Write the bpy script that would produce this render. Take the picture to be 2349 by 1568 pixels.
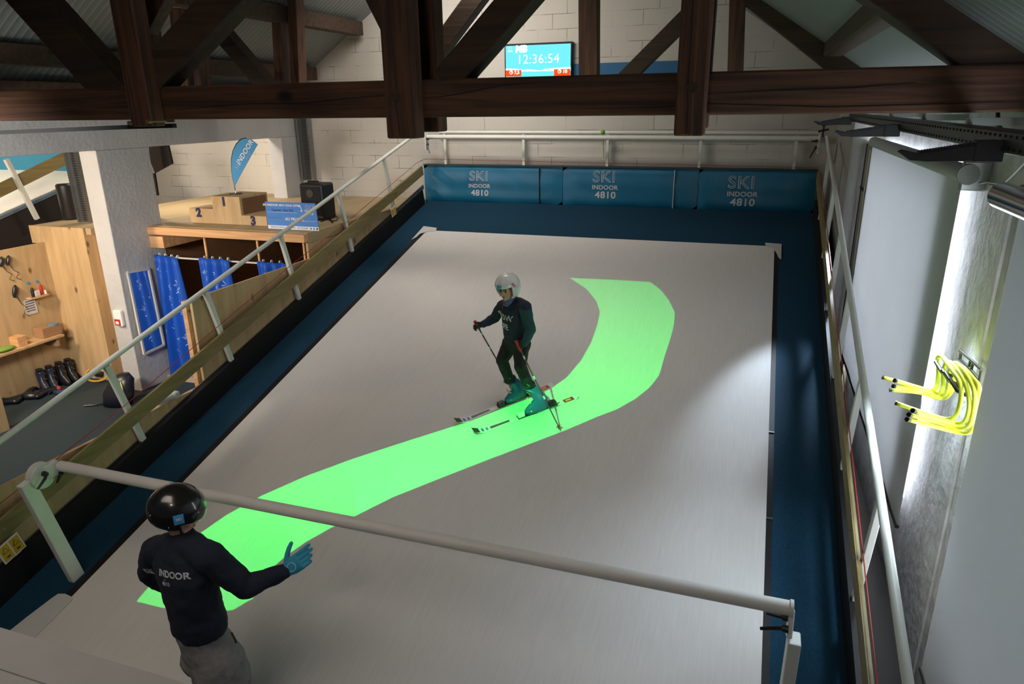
import bpy, bmesh, math, random
from mathutils import Vector, Matrix
from mathutils.bvhtree import BVHTree
from mathutils.geometry import tessellate_polygon
random.seed(7)
for o in list(bpy.data.objects): bpy.data.objects.remove(o)
COL = bpy.context.scene.collection
SC = bpy.context.scene
V = Vector
# ------------------------------------------------------------------ camera
CZ = 3.9                                   # eye height above the hall floor
F, CX, CY = 1604.9, 1174.5, 784.0
def _rot(p, r, yaw):
    f = V((-math.sin(yaw)*math.cos(p), math.cos(yaw)*math.cos(p), -math.sin(p)))
    rt = V((math.cos(yaw), math.sin(yaw), 0)); up = rt.cross(f)
    c, s = math.cos(r), math.sin(r)
    return c*rt+s*up, -s*rt+c*up, f
RT, UP, FW = _rot(0.32445, -0.01326, 0.33138)
CAM = V((0, 0, CZ))
cd = bpy.data.cameras.new('camera'); cam = bpy.data.objects.new('camera', cd); COL.objects.link(cam)
cd.sensor_fit = 'HORIZONTAL'; cd.sensor_width = 36; cd.lens = F/2349*36; cd.clip_start = 0.05
M = Matrix((RT, UP, -FW)).transposed().to_4x4(); M.translation = CAM
cam.matrix_world = M; SC.camera = cam
SC.view_settings.view_transform = 'Standard'; SC.view_settings.look = 'None'
SC.view_settings.exposure = 0.0; SC.view_settings.gamma = 1.0
# ------------------------------------------------------------------ light
W = bpy.data.worlds.new('world'); SC.world = W; W.use_nodes = True
W.node_tree.nodes['Background'].inputs[0].default_value = (0.55, 0.62, 0.75, 1)
W.node_tree.nodes['Background'].inputs[1].default_value = 0.05
def lamp(kind, name, loc, energy, color, aim=None, **kw):
    l = bpy.data.lights.new(name, kind); l.energy = energy; l.color = color
    for k, v in kw.items(): setattr(l, k, v)
    o = bpy.data.objects.new(name, l); COL.objects.link(o); o.location = loc
    if aim is not None: o.rotation_euler = (V(aim)-V(loc)).to_track_quat('-Z', 'Y').to_euler()
    return o
# assumed hall luminaires high under the ridge, out of the frame
lamp('AREA', 'hall_light_near', (-3.0, 0.2, 6.2), 44, (1, .87, .74), (-3.2, 3.0, 0), shape='RECTANGLE', size=4.6, size_y=2.6, spread=math.radians(92))
lamp('AREA', 'hall_light_middle', (-2.4, 6.9, 6.2), 38, (1, .95, .90), (-2.4, 8.6, 1), shape='RECTANGLE', size=2.6, size_y=1.2, spread=math.radians(110))
lamp('AREA', 'hall_light_far', (-4.6, 9.6, 5.9), 100, (1, .90, .80), (-4.0, 11.8, 2.6), shape='RECTANGLE', size=2.4, size_y=.5, spread=math.radians(160))
lamp('AREA', 'left_fill_light', (-6.3, 2.6, 3.35), 75, (1, .93, .86), (-8.0, 7.2, 1.7), shape='RECTANGLE', size=1.2, size_y=.6, spread=math.radians(100))  # added low fill, brightens the left beam, pillar and booths
# assumed warm lights of the changing area left of the pillar
lamp('AREA', 'hut_light', (-8.9, 4.6, 3.35), 120, (1, .74, .48), (-9.7, 7.0, 1.0), shape='DISK', size=.5)
lamp('AREA', 'mezzanine_light', (-9.3, 9.3, 4.25), 105, (1, .84, .68), (-9.0, 10.4, 2.3), shape='DISK', size=.6)
lamp('AREA', 'second_slope_light', (-14.5, 7.0, 4.25), 420, (1, .9, .76), (-14.5, 8.5, 2.0), shape='DISK', size=1.5)
lamp('AREA', 'doorway_light', (-8.72, 8.9, 1.75), 28, (1, .55, .22), (-9.0, 7.9, 1.2), shape='DISK', size=.35)
# daylight through the two windows of the right wall
lamp('AREA', 'daylight_far_window', (1.50, 7.68, 2.15), 620, (.88, .94, 1), (0, 7.68, 2.15), shape='RECTANGLE', size=4.1, size_y=2.4)
lamp('AREA', 'daylight_near_window', (1.50, 2.4, 2.15), 230, (.88, .94, 1), (0, 2.4, 2.15), shape='RECTANGLE', size=3.8, size_y=2.4)

lamp('SPOT', 'right_side_fill', (1.16, 4.75, 2.7), 170, (.72, .86, 1), (.55, 4.0, .4), spot_size=math.radians(95), spot_blend=1, shadow_soft_size=.1)  # added fill spot, brightens the right carpet edge and rail
lamp('AREA', 'parapet_fill_light', (-.6, -1.6, 5.6), 72, (1, .84, .72), (-1.6, 4.5, 3.2), shape='RECTANGLE', size=1.2, size_y=.5, spread=math.radians(120))  # added fill behind the camera for the parapet and truss fronts
lamp('SPOT', 'carpet_patch_fill', (1.16, 9.2, 2.9), 1000, (.70, .84, 1), (.35, 7.0, 1.1), spot_size=math.radians(24), spot_blend=.8, shadow_soft_size=.12)  # added spot indoors, makes the daylight patch on the right of the carpet
# ------------------------------------------------------------------ helpers
def ray(x, y): return (RT*((x-CX)/F) - UP*((y-CY)/F) + FW)
def onx(x, y, X): r = ray(x, y); return CAM + r*(X/r.x)
def ony(x, y, Y): r = ray(x, y); return CAM + r*(Y/r.y)
def onz(x, y, Z): r = ray(x, y); return CAM + r*((Z-CZ)/r.z)
SA = 0.260658; HS = 4.5
NS = V((0, -math.sin(SA), math.cos(SA))); DS = V((0, math.cos(SA), math.sin(SA)))
def sp(x, s, h=0.0): return CAM + V((x, 0, 0)) + DS*s + NS*(h-HS)
def onsl(x, y, h=0.0):
    r = ray(x, y); return CAM + r*((h-HS)/(NS.dot(r)))
def slz(y): return CZ - HS/math.cos(SA) + y*math.tan(SA)
NH = V((FW.x, FW.y, 0)).normalized()
def atd(x, y, D): r = ray(x, y); return CAM + r*(D/NH.dot(r))

class MB:
    def __init__(s): s.v = []; s.f = []
    def add(s, vs, fs):
        n = len(s.v); s.v += [tuple(v) for v in vs]; s.f += [tuple(i+n for i in f) for f in fs]; return s
    def hexa(s, c):   # 8 corners: bottom ring 0-3, top ring 4-7
        return s.add(c, [(3,2,1,0),(4,5,6,7),(0,1,5,4),(1,2,6,5),(2,3,7,6),(3,0,4,7)])
    def box(s, x0, x1, y0, y1, z0, z1):
        return s.hexa([(x0,y0,z0),(x1,y0,z0),(x1,y1,z0),(x0,y1,z0),(x0,y0,z1),(x1,y0,z1),(x1,y1,z1),(x0,y1,z1)])
    def sbox(s, x0, x1, s0, s1, h0, h1):   # box in slope coordinates
        return s.hexa([sp(*p) for p in ((x0,s0,h0),(x1,s0,h0),(x1,s1,h0),(x0,s1,h0),(x0,s0,h1),(x1,s0,h1),(x1,s1,h1),(x0,s1,h1))])
    def beam(s, a, b, w, t, side=None):  # rectangular bar from a to b; w along side, t along the other
        a, b = V(a), V(b); d = (b-a).normalized(); sd = V(side) if side is not None else V((0, 1, 0))
        sd = (sd - d*sd.dot(d)).normalized(); ot = d.cross(sd)
        q = [a-sd*w/2-ot*t/2, a+sd*w/2-ot*t/2, a+sd*w/2+ot*t/2, a-sd*w/2+ot*t/2]
        e = [p+(b-a) for p in q]; return s.hexa(q+e)
    def prism(s, poly, off):   # planar polygon of points extruded by vector
        n = len(poly); off = V(off); P = [V(p) for p in poly]
        tr = tessellate_polygon([P]); nn = len(s.v)
        s.v += [tuple(p) for p in P] + [tuple(p+off) for p in P]
        for t in tr:
            s.f.append(tuple(nn+i for i in t)); s.f.append(tuple(nn+n+i for i in reversed(t)))
        for i in range(n):
            j = (i+1) % n; s.f.append((nn+i, nn+j, nn+n+j, nn+n+i))
        return s
    def rings(s, R, cap=True):
        n = len(R[0]); b = len(s.v)
        for r in R: s.v += [tuple(p) for p in r]
        for k in range(len(R)-1):
            for i in range(n):
                j = (i+1) % n; s.f.append((b+k*n+i, b+k*n+j, b+(k+1)*n+j, b+(k+1)*n+i))
        if cap:
            s.f.append(tuple(b+i for i in reversed(range(n)))); s.f.append(tuple(b+(len(R)-1)*n+i for i in range(n)))
        return s
    def tube(s, pts, r, n=12):
        P = [V(p) for p in pts]; rr = r if isinstance(r, (list, tuple)) else [r]*len(P)
        t0 = (P[1]-P[0]).normalized(); u = t0.orthogonal().normalized(); R = []
        for i, p in enumerate(P):
            t = (P[min(i+1, len(P)-1)]-P[max(i-1, 0)]).normalized()
            u = (u - t*u.dot(t)).normalized(); w = t.cross(u)
            R.append([p+(u*math.cos(a)+w*math.sin(a))*rr[i] for a in [2*math.pi*k/n for k in range(n)]])
        return s.rings(R)
    def ell(s, c, A, B, C, n=16, m=10):   # ellipsoid with axis vectors
        c, A, B, C = V(c), V(A), V(B), V(C); R = []
        for k in range(1, m):
            ph = math.pi*k/m
            R.append([c - C*math.cos(ph) + (A*math.cos(a)+B*math.sin(a))*math.sin(ph) for a in [2*math.pi*i/n for i in range(n)]])
        s.rings(R, False); b = len(s.v); nr = m-1
        s.v += [tuple(c-C), tuple(c+C)]; st = b-nr*n
        for i in range(n):
            j = (i+1) % n; s.f.append((b, st+j, st+i)); s.f.append((b+1, st+(nr-1)*n+i, st+(nr-1)*n+j))
        return s
    def cap(s, a, b, r0, r1, n=14):       # rounded tapering limb
        a, b = V(a), V(b); t = (b-a).normalized(); u = t.orthogonal().normalized(); w = t.cross(u)
        L = [(a, r0, k) for k in (-80, -50, -22)] + [(b, r1, k) for k in (22, 50, 80)]; R = []
        for p, r, k in [(a, r0, -80), (a, r0, -50), (a, r0, -20), (a, r0, 0), (b, r1, 0), (b, r1, 20), (b, r1, 50), (b, r1, 80)]:
            c, z = math.cos(math.radians(k))*r, math.sin(math.radians(k))*r
            R.append([p+t*z+(u*math.cos(q)+w*math.sin(q))*c for q in [2*math.pi*i/n for i in range(n)]])
        return s.rings(R)
    def loft(s, L, n=20, pw=2.3):          # list of (centre, side half-vector, depth half-vector)
        R = []
        for c, A, B in L:
            c, A, B = V(c), V(A), V(B); r = []
            for i in range(n):
                q = 2*math.pi*i/n; cc, ss = math.cos(q), math.sin(q)
                k = (abs(cc)**pw+abs(ss)**pw)**(-1/pw); r.append(c+A*cc*k+B*ss*k)
            R.append(r)
        return s.rings(R)
    def mesh(s, name='m', smooth=False):
        m = bpy.data.meshes.new(name); m.from_pydata(s.v, [], s.f); m.update()
        bm = bmesh.new(); bm.from_mesh(m); bmesh.ops.recalc_face_normals(bm, faces=bm.faces); bm.to_mesh(m); bm.free()
        for p in m.polygons: p.use_smooth = True
        if not smooth: m.set_sharp_from_angle(angle=.62)
        return m

def tag(o, label=None, cat=None, group=None, kind=None):
    if label: o['label'] = label
    if cat: o['category'] = cat
    if group: o['group'] = group
    if kind: o['kind'] = kind
    return o
def thing(name, loc, label, cat, group=None):
    o = bpy.data.objects.new(name, None); COL.objects.link(o); o.location = loc; o.empty_display_size = .1
    o['_t'] = 1; del o['_t']
    return tag(o, label, cat, group)
def put(name, mesh, mat, parent=None, bevel=0, label=None, autosmooth=False):
    if isinstance(mesh, MB): mesh = mesh.mesh(name)
    mesh.name = name; mesh.materials.clear(); mesh.materials.append(mat)
    o = bpy.data.objects.new(name, mesh); COL.objects.link(o)
    if parent is not None:
        o.parent = parent
        if parent.type == 'EMPTY': o.matrix_parent_inverse = Matrix.Translation(-parent.location)
        elif parent.parent is None: o.matrix_parent_inverse = Matrix.Translation(-parent.location)
    else:
        xs = [v.co for v in mesh.vertices]
        c = V(((min(v.x for v in xs)+max(v.x for v in xs))/2, (min(v.y for v in xs)+max(v.y for v in xs))/2, min(v.z for v in xs)))
        mesh.transform(Matrix.Translation(-c)); o.location = c
    if bevel:
        b = o.modifiers.new('bevel', 'BEVEL'); b.width = bevel; b.segments = 2; b.limit_method = 'ANGLE'; b.angle_limit = .6
        for p in mesh.polygons: p.use_smooth = False
    if label: o['label'] = label
    return o
def struct(name, mb, mat, bevel=0):
    o = put(name, mb, mat, None, bevel); o['kind'] = 'structure'; return o
def one(name, mb, mat, label, cat, group=None, bevel=0, kind=None):
    return tag(put(name, mb, mat, None, bevel), label, cat, group, kind)
def copy_tree(o, delta, label=None, parent=None):
    c = o.copy(); COL.objects.link(c)
    if parent is None:
        c.location = o.location + V(delta)
        if label: c['label'] = label
    else: c.parent = parent
    for ch in list(o.children):
        d = copy_tree(ch, delta, None, c)
    return c
def blend(mb, voxel, smooth=4, disp=None, name='m'):
    """fuse overlapping closed pieces into one continuous skin"""
    m = mb.mesh('tmp'); o = bpy.data.objects.new('tmp', m); COL.objects.link(o)
    r = o.modifiers.new('r', 'REMESH'); r.mode = 'VOXEL'; r.voxel_size = voxel
    if smooth: q = o.modifiers.new('s', 'SMOOTH'); q.factor = .5; q.iterations = smooth
    if disp:
        t = bpy.data.textures.new('wr', 'CLOUDS'); t.noise_scale = disp[1]; t.noise_depth = 2
        d = o.modifiers.new('d', 'DISPLACE'); d.texture = t; d.strength = disp[0]; d.mid_level = .5; d.texture_coords = 'GLOBAL'
    dg = bpy.context.evaluated_depsgraph_get(); me = bpy.data.meshes.new_from_object(o.evaluated_get(dg))
    bpy.data.objects.remove(o); me.name = name
    for p in me.polygons: p.use_smooth = True
    return me
def text(name, s, size, origin, ux, uy, mat, parent, outline=False, bold=0.0, depth=.002, align='CENTER', drape=None, sx=1.0, label=None, shear=0):
    c = bpy.data.curves.new('t', 'FONT'); c.body = s; c.size = size; c.align_x = align; c.align_y = 'CENTER'
    c.resolution_u = 3; c.shear = shear
    if outline: c.fill_mode = 'NONE'; c.bevel_depth = outline; c.bevel_resolution = 0
    else: c.offset = bold; c.extrude = depth
    c.space_character = 1.05
    o = bpy.data.objects.new('t', c); COL.objects.link(o)
    dg = bpy.context.evaluated_depsgraph_get(); me = bpy.data.meshes.new_from_object(o.evaluated_get(dg)); bpy.data.objects.remove(o)
    ux, uy = V(ux).normalized(), V(uy); uy = (uy-ux*uy.dot(ux)).normalized(); uz = ux.cross(uy)
    me.transform(Matrix.Diagonal((sx, 1, 1, 1)))
    T = Matrix((ux, uy, uz)).transposed().to_4x4(); T.translation = V(origin); me.transform(T)
    if drape:
        bvh, off = drape
        for v in me.vertices:
            h = bvh.ray_cast(v.co+uz*.25, -uz, .6)
            if h[0] is not None: v.co = h[0]+uz*(off+uz.dot(v.co-V(origin)))
    return put(name, me, mat, parent, label=label)
def bvh_of(me):
    return BVHTree.FromPolygons([v.co.copy() for v in me.vertices], [tuple(p.vertices) for p in me.polygons])
def lerp(a, b, t): return V(a)+(V(b)-V(a))*t

# ------------------------------------------------------------------ materials
def mat(name, col, rough=.6, metal=0, noise=0, nscale=8, col2=None, bump=0, bscale=40, stretch=(1,1,1), emis=None, estr=0, coat=0, detail=4, trans=0, spec=.5):
    m = bpy.data.materials.new(name); m.use_nodes = True; nt = m.node_tree; b = nt.nodes['Principled BSDF']
    b.inputs['Roughness'].default_value = rough; b.inputs['Metallic'].default_value = metal
    b.inputs['Specular IOR Level'].default_value = spec
    c = (*col, 1); b.inputs['Base Color'].default_value = c
    b.inputs['Coat Weight'].default_value = coat
    tc = nt.nodes.new('ShaderNodeTexCoord'); mp = nt.nodes.new('ShaderNodeMapping'); mp.inputs['Scale'].default_value = stretch
    nt.links.new(tc.outputs['Object'], mp.inputs['Vector'])
    if noise or col2:
        n = nt.nodes.new('ShaderNodeTexNoise'); n.inputs['Scale'].default_value = nscale; n.inputs['Detail'].default_value = detail
        nt.links.new(mp.outputs[0], n.inputs['Vector'])
        r = nt.nodes.new('ShaderNodeValToRGB'); r.color_ramp.elements[0].position = .3; r.color_ramp.elements[1].position = .7
        c2 = col2 or tuple(x*(1-noise) for x in col)
        r.color_ramp.elements[0].color = (*c2, 1); r.color_ramp.elements[1].color = c
        nt.links.new(n.outputs['Fac'], r.inputs[0]); nt.links.new(r.outputs[0], b.inputs['Base Color'])
    if bump:
        n2 = nt.nodes.new('ShaderNodeTexNoise'); n2.inputs['Scale'].default_value = bscale; n2.inputs['Detail'].default_value = 5
        nt.links.new(mp.outputs[0], n2.inputs['Vector']); bp = nt.nodes.new('ShaderNodeBump'); bp.inputs['Strength'].default_value = bump
        bp.inputs['Distance'].default_value = .01
        nt.links.new(n2.outputs['Fac'], bp.inputs['Height']); nt.links.new(bp.outputs[0], b.inputs['Normal'])
    if emis: b.inputs['Emission Color'].default_value = (*emis, 1); b.inputs['Emission Strength'].default_value = estr
    if trans:
        tr = nt.nodes.new('ShaderNodeBsdfTranslucent'); tr.inputs[0].default_value = c
        mx = nt.nodes.new('ShaderNodeMixShader'); mx.inputs[0].default_value = trans
        nt.links.new(b.outputs[0], mx.inputs[1]); nt.links.new(tr.outputs[0], mx.inputs[2])
        nt.links.new(mx.outputs[0], nt.nodes['Material Output'].inputs[0])
    return m
def wood(name, dark, light, axis='X', knots=True, grain=9, rough=.6, kd=None, ks=1.3, bump=.15):
    """planks with grain running along one axis and round knots"""
    m = bpy.data.materials.new(name); m.use_nodes = True; nt = m.node_tree; b = nt.nodes['Principled BSDF']
    N = nt.nodes.new; L = nt.links.new
    tc = N('ShaderNodeTexCoord'); mp = N('ShaderNodeMapping')
    sc = {'X': (.6, grain, grain), 'Y': (grain, .6, grain), 'Z': (grain, grain, .6)}[axis]
    mp.inputs['Scale'].default_value = sc; L(tc.outputs['Object'], mp.inputs[0])
    n = N('ShaderNodeTexNoise'); n.inputs['Scale'].default_value = 1.6; n.inputs['Detail'].default_value = 6; n.inputs['Distortion'].default_value = .8
    L(mp.outputs[0], n.inputs['Vector'])
    r = N('ShaderNodeValToRGB'); r.color_ramp.elements[0].position = .32; r.color_ramp.elements[1].position = .68
    r.color_ramp.elements[0].color = (*dark, 1); r.color_ramp.elements[1].color = (*light, 1)
    L(n.outputs['Fac'], r.inputs[0]); out = r.outputs[0]
    if knots:
        mk = N('ShaderNodeMapping'); k = {'X': (.55, 1, 1), 'Y': (1, .55, 1), 'Z': (1, 1, .55)}[axis]
        mk.inputs['Scale'].default_value = tuple(q*ks for q in k); L(tc.outputs['Object'], mk.inputs[0])
        vo = N('ShaderNodeTexVoronoi'); vo.inputs['Scale'].default_value = 2.2; L(mk.outputs[0], vo.inputs['Vector'])
        rr = N('ShaderNodeValToRGB'); rr.color_ramp.elements[0].position = .05; rr.color_ramp.elements[1].position = .12
        rr.color_ramp.elements[0].color = (1, 1, 1, 1); rr.color_ramp.elements[1].color = (0, 0, 0, 1)
        L(vo.outputs['Distance'], rr.inputs[0]); mx = N('ShaderNodeMix'); mx.data_type = 'RGBA'
        L(rr.outputs[0], mx.inputs['Factor']); L(out, mx.inputs['A'])
        kd = kd or tuple(x*.25 for x in dark); mx.inputs['B'].default_value = (*kd, 1); out = mx.outputs['Result']
    L(out, b.inputs['Base Color']); b.inputs['Roughness'].default_value = rough
    bp = N('ShaderNodeBump'); bp.inputs['Strength'].default_value = bump; bp.inputs['Distance'].default_value = .01
    L(n.outputs['Fac'], bp.inputs['Height']); L(bp.outputs[0], b.inputs['Normal'])
    return m
def bricks(name, c1, mortar, plane='XZ', w=.48, h=.22, rough=.85, mdark=True):
    m = bpy.data.materials.new(name); m.use_nodes = True; nt = m.node_tree; b = nt.nodes['Principled BSDF']
    N = nt.nodes.new; L = nt.links.new
    tc = N('ShaderNodeTexCoord'); sx = N('ShaderNodeSeparateXYZ'); cb = N('ShaderNodeCombineXYZ')
    L(tc.outputs['Object'], sx.inputs[0]); L(sx.outputs['X' if plane[0] == 'X' else 'Y'], cb.inputs[0]); L(sx.outputs['Z'], cb.inputs[1])
    br = N('ShaderNodeTexBrick'); L(cb.outputs[0], br.inputs['Vector'])
    br.inputs['Scale'].default_value = 1; br.inputs['Brick Width'].default_value = w; br.inputs['Row Height'].default_value = h
    br.inputs['Mortar Size'].default_value = .004; br.inputs['Mortar Smooth'].default_value = .3
    br.inputs['Color1'].default_value = (*c1, 1); br.inputs['Color2'].default_value = (*[x*.93 for x in c1], 1); br.inputs['Mortar'].default_value = (*mortar, 1)
    # joints only show here and there under the paint
    n = N('ShaderNodeTexNoise'); n.inputs['Scale'].default_value = 2.2; n.inputs['Detail'].default_value = 5; L(tc.outputs['Object'], n.inputs['Vector'])
    r = N('ShaderNodeValToRGB'); r.color_ramp.elements[0].position = .38; r.color_ramp.elements[1].position = .50; L(n.outputs['Fac'], r.inputs[0])
    mx = N('ShaderNodeMix'); mx.data_type = 'RGBA'; L(r.outputs[0], mx.inputs['Factor']); L(br.outputs['Color'], mx.inputs['A'])
    mx2 = N('ShaderNodeMix'); mx2.data_type = 'RGBA'; mx2.inputs['Factor'].default_value = .28; L(br.outputs['Color'], mx2.inputs['A']); mx2.inputs['B'].default_value = (*[x*.95 for x in c1], 1)
    mx2.inputs['Factor'].default_value = .88
    L(mx2.outputs['Result'], mx.inputs['B']); L(mx.outputs['Result'], b.inputs['Base Color'])
    bp = N('ShaderNodeBump'); bp.inputs['Strength'].default_value = .35; bp.inputs['Distance'].default_value = .01
    n3 = N('ShaderNodeTexNoise'); n3.inputs['Scale'].default_value = 30; n3.inputs['Detail'].default_value = 4; L(tc.outputs['Object'], n3.inputs['Vector'])
    L(n3.outputs['Fac'], bp.inputs['Height']); L(bp.outputs[0], b.inputs['Normal']); b.inputs['Roughness'].default_value = rough
    return m
m_carpet = mat('carpet_white', (.60, .585, .565), .8, noise=.07, nscale=5, stretch=(14, .8, .8), bump=.12, bscale=120, spec=.25)
m_blue = mat('carpet_blue', (.007, .044, .084), .9, col2=(.004, .028, .055), nscale=60, bump=.4, bscale=200, spec=.2)
m_black = mat('rubber_black', (.008, .008, .009), .6, noise=.3, nscale=20, spec=.3)
m_steel = mat('paint_white_steel', (.62, .64, .60), .4, noise=.08, nscale=6)
m_bar = mat('paint_bar', (.66, .65, .62), .45, noise=.06, nscale=9)
m_olive = wood('rail_board', (.16, .125, .045), (.24, .19, .075), 'Y', ks=1.5)
m_ply = wood('plywood', (.42, .29, .15), (.56, .40, .22), 'Z', grain=5, ks=1.6, kd=(.16, .08, .03), bump=.05)
m_plyd = wood('plywood_floor', (.36, .27, .15), (.46, .35, .2), 'Y', grain=4, knots=False, bump=.05)
m_plyb = mat('plywood_brown', (.21, .105, .05), .6, noise=.2, nscale=3)
m_glulam = wood('glulam', (.50, .26, .11), (.70, .42, .21), 'X', grain=12, ks=1.8, bump=.05)
m_timber = wood('old_timber', (.030, .013, .007), (.135, .056, .026), 'X', grain=14, rough=.7, ks=1.1, bump=.5)
m_timberz = wood('old_timber_post', (.030, .013, .007), (.14, .058, .027), 'Z', grain=14, rough=.7, ks=1.1, bump=.5)
m_timberd = wood('old_timber_dark', (.030, .017, .010), (.07, .038, .02), 'X', grain=10, rough=.75, bump=.4)
m_brick = bricks('painted_blocks', (.50, .48, .44), (.10, .085, .07))
m_conc = mat('painted_concrete', (.46, .47, .48), .75, noise=.12, nscale=2.5, bump=.8, bscale=18)
m_concw = mat('painted_concrete_white', (.70, .69, .69), .6, noise=.35, nscale=5, bump=1.0, bscale=14, detail=9)
m_roof = None
m_pad = mat('pad_vinyl', (.004, .14, .27), .42, noise=.15, nscale=3, bump=.35, bscale=5, spec=.5)
m_padw = mat('pad_print', (.50, .53, .58), .6)
m_dark = mat('dark_board', (.012, .009, .008), .8)
m_floor = mat('floor_blue_carpet', (.013, .032, .045), .9, noise=.3, nscale=40)
m_metal = mat('galvanised', (.35, .37, .36), .35, metal=.9, noise=.15, nscale=8)
m_traym = mat('tray_grey', (.10, .105, .11), .45, metal=.6)
m_blackp = mat('plastic_black', (.012, .012, .013), .4)
m_screen_bz = mat('tv_black', (.005, .005, .007), .3)
m_white = mat('white_plain', (.75, .75, .75), .5)
m_red = mat('red_plastic', (.45, .02, .015), .4)
m_yellow = mat('sign_yellow', (.62, .40, .02), .5)
m_hurdle = mat('hurdle_yellow', (.72, .80, .06), .45)
m_curtain = mat('curtain_blue', (.005, .085, .50), .55, noise=.15, nscale=4, spec=.4)
m_print = mat('curtain_print', (.35, .50, .78), .7)
m_blind = mat('blind_fabric', (.60, .61, .63), .8, noise=.03, nscale=2, trans=.2)
m_glass = mat('window_glass', (.9, .95, 1), .05); m_glass.node_tree.nodes['Principled BSDF'].inputs['Transmission Weight'].default_value = 1
m_mirror = mat('mirror_glass', (.8, .8, .8), .03, metal=1)
m_cream = mat('second_carpet', (.74, .70, .62), .8)
m_blue2 = mat('flag_blue', (.05, .30, .62), .6)
m_cheq = mat('cheque_blue', (.02, .19, .60), .5)
m_ink = mat('ink_dark', (.01, .02, .08), .6)
m_paper = mat('paper', (.6, .57, .55), .7)
m_card = mat('cardboard', (.33, .19, .10), .8)
def roofmat():
    m = mat('roof_sheet', (.17, .185, .18), .55); nt = m.node_tree; N = nt.nodes.new; L = nt.links.new; b = nt.nodes['Principled BSDF']
    tc = N('ShaderNodeTexCoord'); wv = N('ShaderNodeTexWave'); wv.wave_type = 'BANDS'; wv.bands_direction = 'Y'; wv.inputs['Scale'].default_value = 3.2
    L(tc.outputs['Object'], wv.inputs['Vector'])
    r = N('ShaderNodeValToRGB'); r.color_ramp.elements[0].position = .86; r.color_ramp.elements[1].position = .97
    r.color_ramp.elements[0].color = (.17, .19, .19, 1); r.color_ramp.elements[1].color = (.27, .29, .285, 1)
    L(wv.outputs['Fac'], r.inputs[0]); L(r.outputs[0], b.inputs['Base Color'])
    bp = N('ShaderNodeBump'); bp.inputs['Strength'].default_value = .25; bp.inputs['Distance'].default_value = .02
    L(wv.outputs['Fac'], bp.inputs['Height']); L(bp.outputs[0], b.inputs['Normal']); return m
m_roof = roofmat()
#@@PARTS
# ================================================================== SETTING
struct('floor', MB().box(-20, 1.9, -3, 12, -.1, 0), m_floor)
struct('wall_back', MB().prism([(-20, 11.75, 0), (1.9, 11.75, 0), (1.9, 11.75, 3.7), (-3.65, 11.75, 7.45), (-8.6, 11.75, 4.05), (-20, 11.75, 4.4)], (0, .25, 0)), m_brick)
one('wall_stripe', MB().box(-2.93, -.95, 11.735, 11.75, 4.34, 4.535), mat('stripe_blue', (.015, .11, .25), .6), 'blue painted strip on the block wall right of the clock screen', 'stripe', kind='structure')
bpy.data.objects['wall_stripe'].name = 'trim_1'
del bpy.data.objects['trim_1']['label']; del bpy.data.objects['trim_1']['category']
# left wall line: concrete beam on a pillar, far jamb
wl = MB(); wl.box(-8.55, -8.25, -2, 11.75, 3.42, 4.15); wl.box(-8.55, -8.25, 7.25, 8.14, 0, 3.42); wl.box(-8.55, -8.25, 11.2, 11.75, 0, 3.42)
struct('wall_left', wl, m_conc, .012)
# right wall with two window openings
wr = MB()
wr.box(1.35, 1.75, -3, 11.75, 0, .9); wr.box(1.35, 1.75, -3, 11.75, 3.42, 3.85)
wr.box(1.35, 1.75, 9.75, 11.75, .9, 3.42); wr.box(1.35, 1.75, 4.35, 5.62, .9, 3.42); wr.box(1.35, 1.75, -3, .4, .9, 3.42)
wr.box(1.335, 1.36, 4.52, 5.05, 0, 3.42)
struct('wall_right', wr, m_concw)
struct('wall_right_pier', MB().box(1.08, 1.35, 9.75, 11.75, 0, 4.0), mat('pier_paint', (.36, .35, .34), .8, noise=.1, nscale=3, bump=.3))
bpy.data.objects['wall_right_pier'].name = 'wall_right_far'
for i, (y0, y1) in enumerate(((5.62, 9.75), (.4, 4.35))):
    f = MB(); 
    for yy in (y0, (y0+y1)/2-.03, y1-.06): f.box(1.52, 1.58, yy, yy+.06, .9, 3.42)
    f.box(1.52, 1.58, y0, y1, .9, .96); f.box(1.52, 1.58, y0, y1, 3.36, 3.42)
    w = struct('window_%d' % (i+1), f, m_white)
    put('pane', MB().box(1.545, 1.555, y0+.06, y1-.06, .96, 3.36), m_glass, w)
struct('ceiling_left', MB().prism([(-8.65, -2, 4.02), (-3.65, -2, 7.42), (-3.65, -2, 7.5), (-8.65, -2, 4.1)], (0, 13.75, 0)), m_roof)
struct('ceiling_right', MB().prism([(1.8, -2, 3.76), (-3.65, -2, 7.36), (-3.65, -2, 7.5), (1.8, -2, 3.9)], (0, 13.75, 0)), m_roof)
struct('ceiling_annex', MB().box(-20, -8.55, -2, 11.75, 4.3, 4.4), m_roof)  # unseen flat cover, added to stop world light over the annex
# far mezzanine deck over the changing booths, up against the slope
deck = MB(); deck.box(-10.05, -5.6, 7.95, 11.75, 2.2, 2.33); deck.box(-10.05, -8.9, 7.49, 7.95, 2.24, 2.33)
struct('mezzanine_floor', deck, m_plyd); bpy.data.objects['mezzanine_floor'].name = 'floor_mezzanine'
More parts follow.
